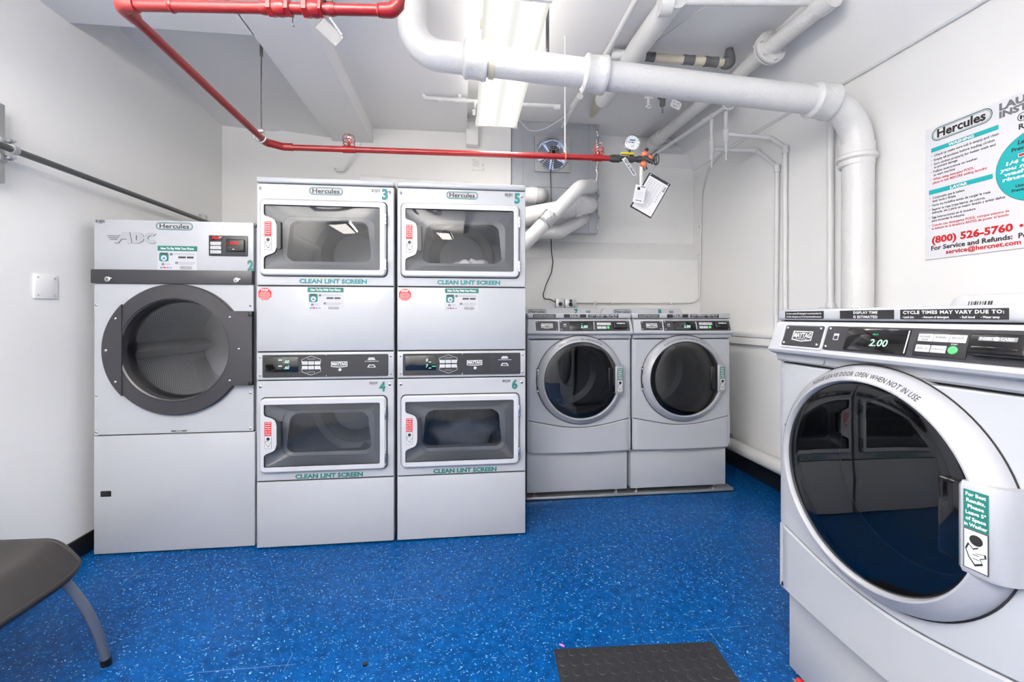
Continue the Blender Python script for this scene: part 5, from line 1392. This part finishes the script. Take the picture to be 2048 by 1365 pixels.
def duct(label, pts, r, bend, tapes=(), group='white exhaust ducts'):
    t = thing('exhaust_duct', label, 'duct', pts[-1], 0, None, group)
    b = MB(); b.tube(pts, r, 'duct', 28, bend=bend, bseg=10); b.build('duct_run', t)
    for (a, c, w_) in tapes:
        d = (c - a).normalized(); L_ = (c - a).length
        b = MB(); b.tube([a + d * (L_ * q / 6) for q in range(7)], [r + .003 + rnd.uniform(0, .004) for q in range(7)], w_, 24); b.build('foil_band' if w_ == 'foil' else 'sleeve', t)
    return t
duct('white exhaust duct, topmost, running above and behind stacked dryers 3 to 6', [P(722, 366, Y=3.32), P(1000, 387, Y=3.38), P(1078, 391, Y=3.40), P(1084, 391, Y=3.62)], .060, .07, [(P(1058, 390, Y=3.40), P(1072, 391, Y=3.40), 'duct')])
duct('widest white exhaust duct, entering the wall below the fan', [P(985, 446, Y=3.33), P(1175, 410, Y=3.35), P(1178, 410, Y=3.62)], .074, .09, [(P(1148, 415, Y=3.33), P(1160, 413, Y=3.33), 'duct')])
duct('lowest white exhaust duct, bent upward beside dryer 5', [P(930, 466, Y=3.45), P(1118, 465, Y=3.45), P(1160, 440, Y=3.47), P(1166, 437, Y=3.62)], .054, .08)
duct('steep white exhaust duct with silver foil band, in front of the others', [P(1025, 512, Y=3.11), P(1160, 374, Y=3.15), P(1180, 374, Y=3.3), P(1184, 374, Y=3.62)], .052, .07, [(P(1088, 446, Y=3.10), P(1103, 430, Y=3.11), 'foil'), (P(1180, 374, Y=3.30), P(1183, 374, Y=3.50), 'galv')])
b = MB(); pts = [V(FX + .0, 3.57, FZ - .05)] + [P(u, v, Y=3.57) for u, v in ((1101, 345), (1103, 410), (1102, 475))] + [P(u, v, Y=3.675) for u, v in ((1103, 505), (1106, 524), (1103, 545), (1092, 570), (1086, 590), (1088, 598), (1100, 599), (1112, 605))]
b.tube(pts, .0042, 'black', 8, bend=.05)
tag(b.build('power_cord'), 'thin black power cord dropping from the wall fan to the outlet', 'cord')
t = thing('outlet_box', 'grey metal outlet boxes on the back wall above washer 7', 'outlet', P(1118, 619, Y=3.69))
for (ua, ub, va_) in ((1110, 1127, 598), (1128, 1150, 599)):
    a, c = P(ua, va_, Y=3.69), P(ub, 622, Y=3.69)
    b = MB(); b.box(a.x, c.x, 3.645, 3.70, c.z, a.z, 'bracket', .004); bx = b.build('box', t)
    b = MB(); cc = V((a.x + c.x) / 2, 3.644, (a.z * .55 + c.z * .45))
    b.lathe(cc.x, cc.z, [(.018, 3.646), (.018, 3.641), (.001, 3.641)], 'ink', 20)
    if ua > 1120: b.lathe(cc.x, cc.z + .03, [(.012, 3.646), (.012, 3.64), (.001, 3.64)], 'ink', 20); b.box(cc.x + .01, cc.x + .022, 3.615, 3.645, cc.z - .02, cc.z + .02, 'bracket', .003)
    b.build('socket', bx)
b = MB(); b.tube([P(1188, 603, Y=3.66), P(1190, 610, Y=3.62), P(1188, 616, Y=3.58), P(1193, 624, Y=3.45)], [.004, .007, .006, .010], 'pipe_s', 10)
tag(b.build('cable'), 'short white cable end above washer 7, right of the outlet boxes', 'cable')

# --- poster
t = thing('instruction_poster', 'laundry instruction poster with teal circle on right wall above near washer', 'poster', V(2.14, 1.77, 1.457), -PI / 2, (0, 0, 1.457))
b = MB(); b.box(0, .914, -.006, -.002, 1.457, 2.062, 'poster', .001, 1); sheet = b.build('sheet', t)
y = -.0068; b = MB()
def big_badge(cx, cz, w, h):
    o = rrect(cx - w / 2, cx + w / 2, cz - h / 2, cz + h / 2, h * .49, 8); i = rrect(cx - w / 2 + h * .06, cx + w / 2 - h * .06, cz - h / 2 + h * .06, cz + h / 2 - h * .06, h * .43, 8)
    i2 = rrect(cx - w / 2 + h * .11, cx + w / 2 - h * .11, cz - h / 2 + h * .11, cz + h / 2 - h * .11, h * .38, 8); i3 = rrect(cx - w / 2 + h * .14, cx + w / 2 - h * .14, cz - h / 2 + h * .14, cz + h / 2 - h * .14, h * .35, 8)
    b.plate(o, [i], y, y, 'green'); b.plate(i2, [i3], y, y, 'grey_ink'); b.text('Hercules', cx, cz - h * .25, h * .60, 'ink', y - .0004, 'C', width=w * .80, bold=.03)
big_badge(.1425, 2.022, .228, .060); b.build('brand_badge', t)
b = MB()
b.rect(.026, .276, 1.947, 1.966, 'cyan', y); b.text('WASHING', .144, 1.9505, .012, 'white_ink', y - .0006, 'C', width=.096, bold=.045, shear=.1); b.build('heading_bar', t); b = MB()
b.rect(.017, .257, 1.755, 1.775, 'cyan', y); b.text('LAVAR', .136, 1.7585, .012, 'white_ink', y - .0006, 'C', width=.066, bold=.045, shear=.1)
b.build('heading_bar', t)
b = MB()
for (tx, x_, z_, x2, m_, bl) in (
    ('Check to make sure tub is empty and clean', .039, 1.925, .277, 'ink', 1), ('Empty all pockets before loading clothes', .038, 1.905, .264, 'ink', 1),
    ('Sort clothes properly for better wash and', .038, 1.886, .266, 'ink', 1), ('to prevent damage', .038, 1.871, .132, 'ink', 0),
    ('Follow instructions on washer', .036, 1.852, .205, 'ink', 1), ('to start machine', .036, 1.836, .122, 'ink', 0),
    ('When using detergent PODS,', .034, 1.817, .192, 'red', 1), ('place in tub BEFORE adding laundry', .033, 1.801, .238, 'red', 0),
    ('Compruebe que la bañera', .032, 1.733, .158, 'ink', 1), ('esté vacía y limpia', .032, 1.718, .125, 'ink', 0),
    ('Vacíe los bolsillos antes de cargar la ropa', .029, 1.699, .249, 'ink', 1), ('Separar la ropa (ropa blanca, de colores,', .029, 1.680, .232, 'ink', 1),
    ('delicada, etc.) para un mejor lavado y evitar daños', .029, 1.665, .297, 'ink', 0), ('Siga instrucciones en la lavadora', .029, 1.643, .198, 'ink', 1),
    ('para encender la máquina', .029, 1.628, .158, 'ink', 0), ('Cuando use detergente PODS, coloque adentro de', .029, 1.607, .310, 'red', 1),
    ('la bañera de la lavadora ANTES de poner el lavado', .029, 1.592, .308, 'red', 0)):
    if tx.startswith('Compruebe'): b.build('instructions', t); b = MB()
    b.text(tx, x_, z_, .0098, m_, y, 'L', width=x2 - x_, bold=.018)
    if bl: b.plate(circ(x_ - .010, z_ + .005, .0016, 8), [], y, y, m_)
b.build('instructions', t)
b = MB()
b.text('(800) 526-5760', .029, 1.530, .029, 'red', y, 'L', width=.293, bold=.04); b.plate(circ(.347, 1.545, .006, 16), [], y, y, 'red');
b.text('For Service and Refunds:', .026, 1.498, .019, 'ink', y, 'L', width=.294, bold=.03); b.text('Pe', .338, 1.498, .019, 'ink', y, 'L', bold=.03)
b.text('service@hercnet.com', .086, 1.4735, .018, 'red', y, 'L', width=.260, bold=.03)
b.build('contact_lines', t)
b = MB(); b.text('LAUNDRY', .278, 2.020, .026, 'grey_ink', y, 'L', bold=.05, width=.21); b.text('INSTRUCTIONS', .278, 1.990, .024, 'grey_ink', y, 'L', bold=.05, width=.30)
b.plate(rrect(.335, .47, 1.948, 1.980, .015, 8), [rrect(.3375, .4675, 1.9505, 1.9775, .013, 8)], y, y, 'ink'); b.text('hercnet', .3425, 1.956, .014, 'ink', y, 'L', bold=.04, width=.12); b.text('Re', .339, 1.918, .020, 'ink', y, 'L', bold=.03)
b.build('title', t)
b = MB(); b.plate(circ(.407, 1.769, .1405, 72), [], y, y, 'ink'); b.plate(circ(.407, 1.769, .139, 72), [], y - .0005, y - .0005, 'cyan')
yy = y - .001
b.text('Le', .336, 1.861, .015, 'ink', yy, 'L', bold=.03, shear=.15); b.text('Prevent', .318, 1.838, .014, 'ink', yy, 'L', bold=.03)
b.rect(.338, .476, 1.811, 1.824, 'white_ink', yy); b.rect(.340, .474, 1.813, 1.822, 'red', yy - .0004)
for tx, x_, z_, w_ in (('1/4 Cup', .300, 1.790, .105), ('you need', .281, 1.770, .125), ('wash will', .292, 1.750, .125), ('rinse properly', .289, 1.730, .22)): b.text(tx, x_, z_, .0135, 'white_ink', yy, 'L', bold=.04, shear=.15, width=w_)
b.text('Use', .330, 1.696, .011, 'ink', yy, 'L', bold=.03); b.text('Prevent', .318, 1.680, .011, 'ink', yy, 'L', bold=.03)
b.build('teal_circle', t)

# --- chair
t = thing('plastic_chair', 'dark grey plastic chair with grey tube legs by the left wall', 'chair', (-1.44, 1.36, 0))
nx, ny = 26, 26
def seatz(i, j):
    u = i / nx; v = j / ny
    z = .452 - .018 * math.sin(PI * min(1, u * 1.1)) * math.sin(PI * v)
    z += .010 * (abs(2 * v - 1)) ** 6
    if u > .72: z -= .075 * ((u - .72) / .28) ** 2
    return z
def sx_(i, j):
    u = i / nx; v = j / ny
    return -1.66 + .425 * u + (-.03 * (2 * v - 1) ** 4 if u > .5 else 0) * (u - .5) * 2
def sy_(i, j):
    u = i / nx; v = j / ny
    return 1.355 + (v - .5) * (.44 - .03 * u)
top = [[V(sx_(i, j), sy_(i, j), seatz(i, j)) for j in range(ny + 1)] for i in range(nx + 1)]
bot = [[p - V(0, 0, .014) for p in r_] for r_ in top]
b = MB(); b.loft(top, 'seat', closed=False); b.loft(bot, 'seat', closed=False)
rim = [top[i][0] for i in range(nx + 1)] + [top[nx][j] for j in range(1, ny + 1)] + [top[i][ny] for i in range(nx - 1, -1, -1)] + [top[0][j] for j in range(ny - 1, 0, -1)]
b.loft([[p + V(0, 0, .001) for p in rim], [p - V(0, 0, .022) for p in rim]], 'seat'); 
for i in (0,): b.tube([p - V(0, 0, .006) for p in rim + [rim[0]]], .008, 'seat', 8, caps=False)
b.build('seat', t)
b = MB(); bk = []
for i in range(13):
    z = .50 + .34 * i / 12; xx = -1.665 - .09 * (i / 12)
    bk.append([V(xx - .03 * (1 - (2 * j / 16 - 1) ** 2), 1.355 + (j / 16 - .5) * (.42 - .06 * (i / 12) ** 3), z) for j in range(17)])
b.loft(bk, 'seat', closed=False); b.loft([[p + V(-.012, 0, 0) for p in r_] for r_ in bk], 'seat', closed=False)
rim = [bk[i][0] for i in range(13)] + [bk[12][j] for j in range(1, 17)] + [bk[i][16] for i in range(11, -1, -1)] + [bk[0][j] for j in range(15, 0, -1)]
b.tube([p + V(-.006, 0, 0) for p in rim + [rim[0]]], .008, 'seat', 8, caps=False); b.build('backrest', t)
for (fx, fy, tx_, ty_) in ((-1.218, 1.607, -1.285, 1.495), (-1.218, 1.103, -1.285, 1.215), (-1.70, 1.60, -1.62, 1.50), (-1.70, 1.11, -1.62, 1.21)):
    b = MB(); p0_, p1_ = V(tx_, ty_, .395), V(fx, fy, .012)
    pts = []
    for k in range(13):
        q = k / 12; p = p0_ * (1 - q) + p1_ * q; bow = math.sin(PI * q) * .022
        pts.append(p + V(bow if fx > -1.5 else -bow, 0, bow * .6))
    b.tube(pts, .0135, 'leg', 14); lg = b.build('leg', t)
    b = MB(); b.tube([p1_ - V(0, 0, .012), p1_ + (pts[-2] - pts[-1]).normalized() * .016], .0155, 'black', 14); b.build('rubber_foot', lg)
for yy in (1.21, 1.50):
    b = MB(); b.tube([V(-1.72, yy, .62), V(-1.66, yy, .45), V(-1.62, yy, .408), V(-1.285, yy, .385)], .011, 'leg', 12, bend=.03); b.build('frame_rail', t)

# --- mat and floor scraps
m = M['rubber_mat'] = mat('studded_rubber_mat', (24, 25, 31), 0.55, var=.15, vscale=12)
t = None
ax = V(.904 - .316, 1.474 - 1.504, 0).normalized(); ay = V(ax.y, -ax.x, 0)
o0 = V(.316, 1.504, 0)
b = MB(); b.T = Matrix(((ax.x, ay.x, 0, o0.x), (ax.y, ay.y, 0, o0.y), (0, 0, 1, 0), (0, 0, 0, 1)))
b.box(0, .585, 0, .72, .0005, .0045, 'rubber_mat', .001, 1)
for i in range(14):
    for j in range(17):
        cx_, cy_ = .022 + .0415 * i, .022 + .0415 * j
        if cx_ > .575 or cy_ > .705: continue
        b.loft([[(cx_ + r_ * math.cos(k * PI / 8), cy_ + r_ * math.sin(k * PI / 8), z_) for k in range(16)] for r_, z_ in ((.0155, .0045), (.0145, .0056), (.0125, .0058))], 'rubber_mat', False, True)
tag(b.build('floor_mat'), 'black studded rubber mat on the blue floor at the bottom', 'mat')
b = MB(); c = P(730, 1331, z=0); b.tube([c, c + V(0, 0, .006)], .0085, 'black', 14)
tag(b.build('floor_scrap'), 'tiny black round scrap on the blue floor, below dryer 5', 'scrap')
M['pink'] = mat('pink_paper', (214, 110, 190), .5)
b = MB(); c = P(1124, 1294, z=0); b.tube([c + V(-.008, .008, .003), c + V(.001, 0, .004), c + V(.008, -.004, .003)], [.002, .004, .002], 'pink', 8)
tag(b.build('floor_scrap'), 'tiny pink scrap on the blue floor at the edge of the black mat', 'scrap')
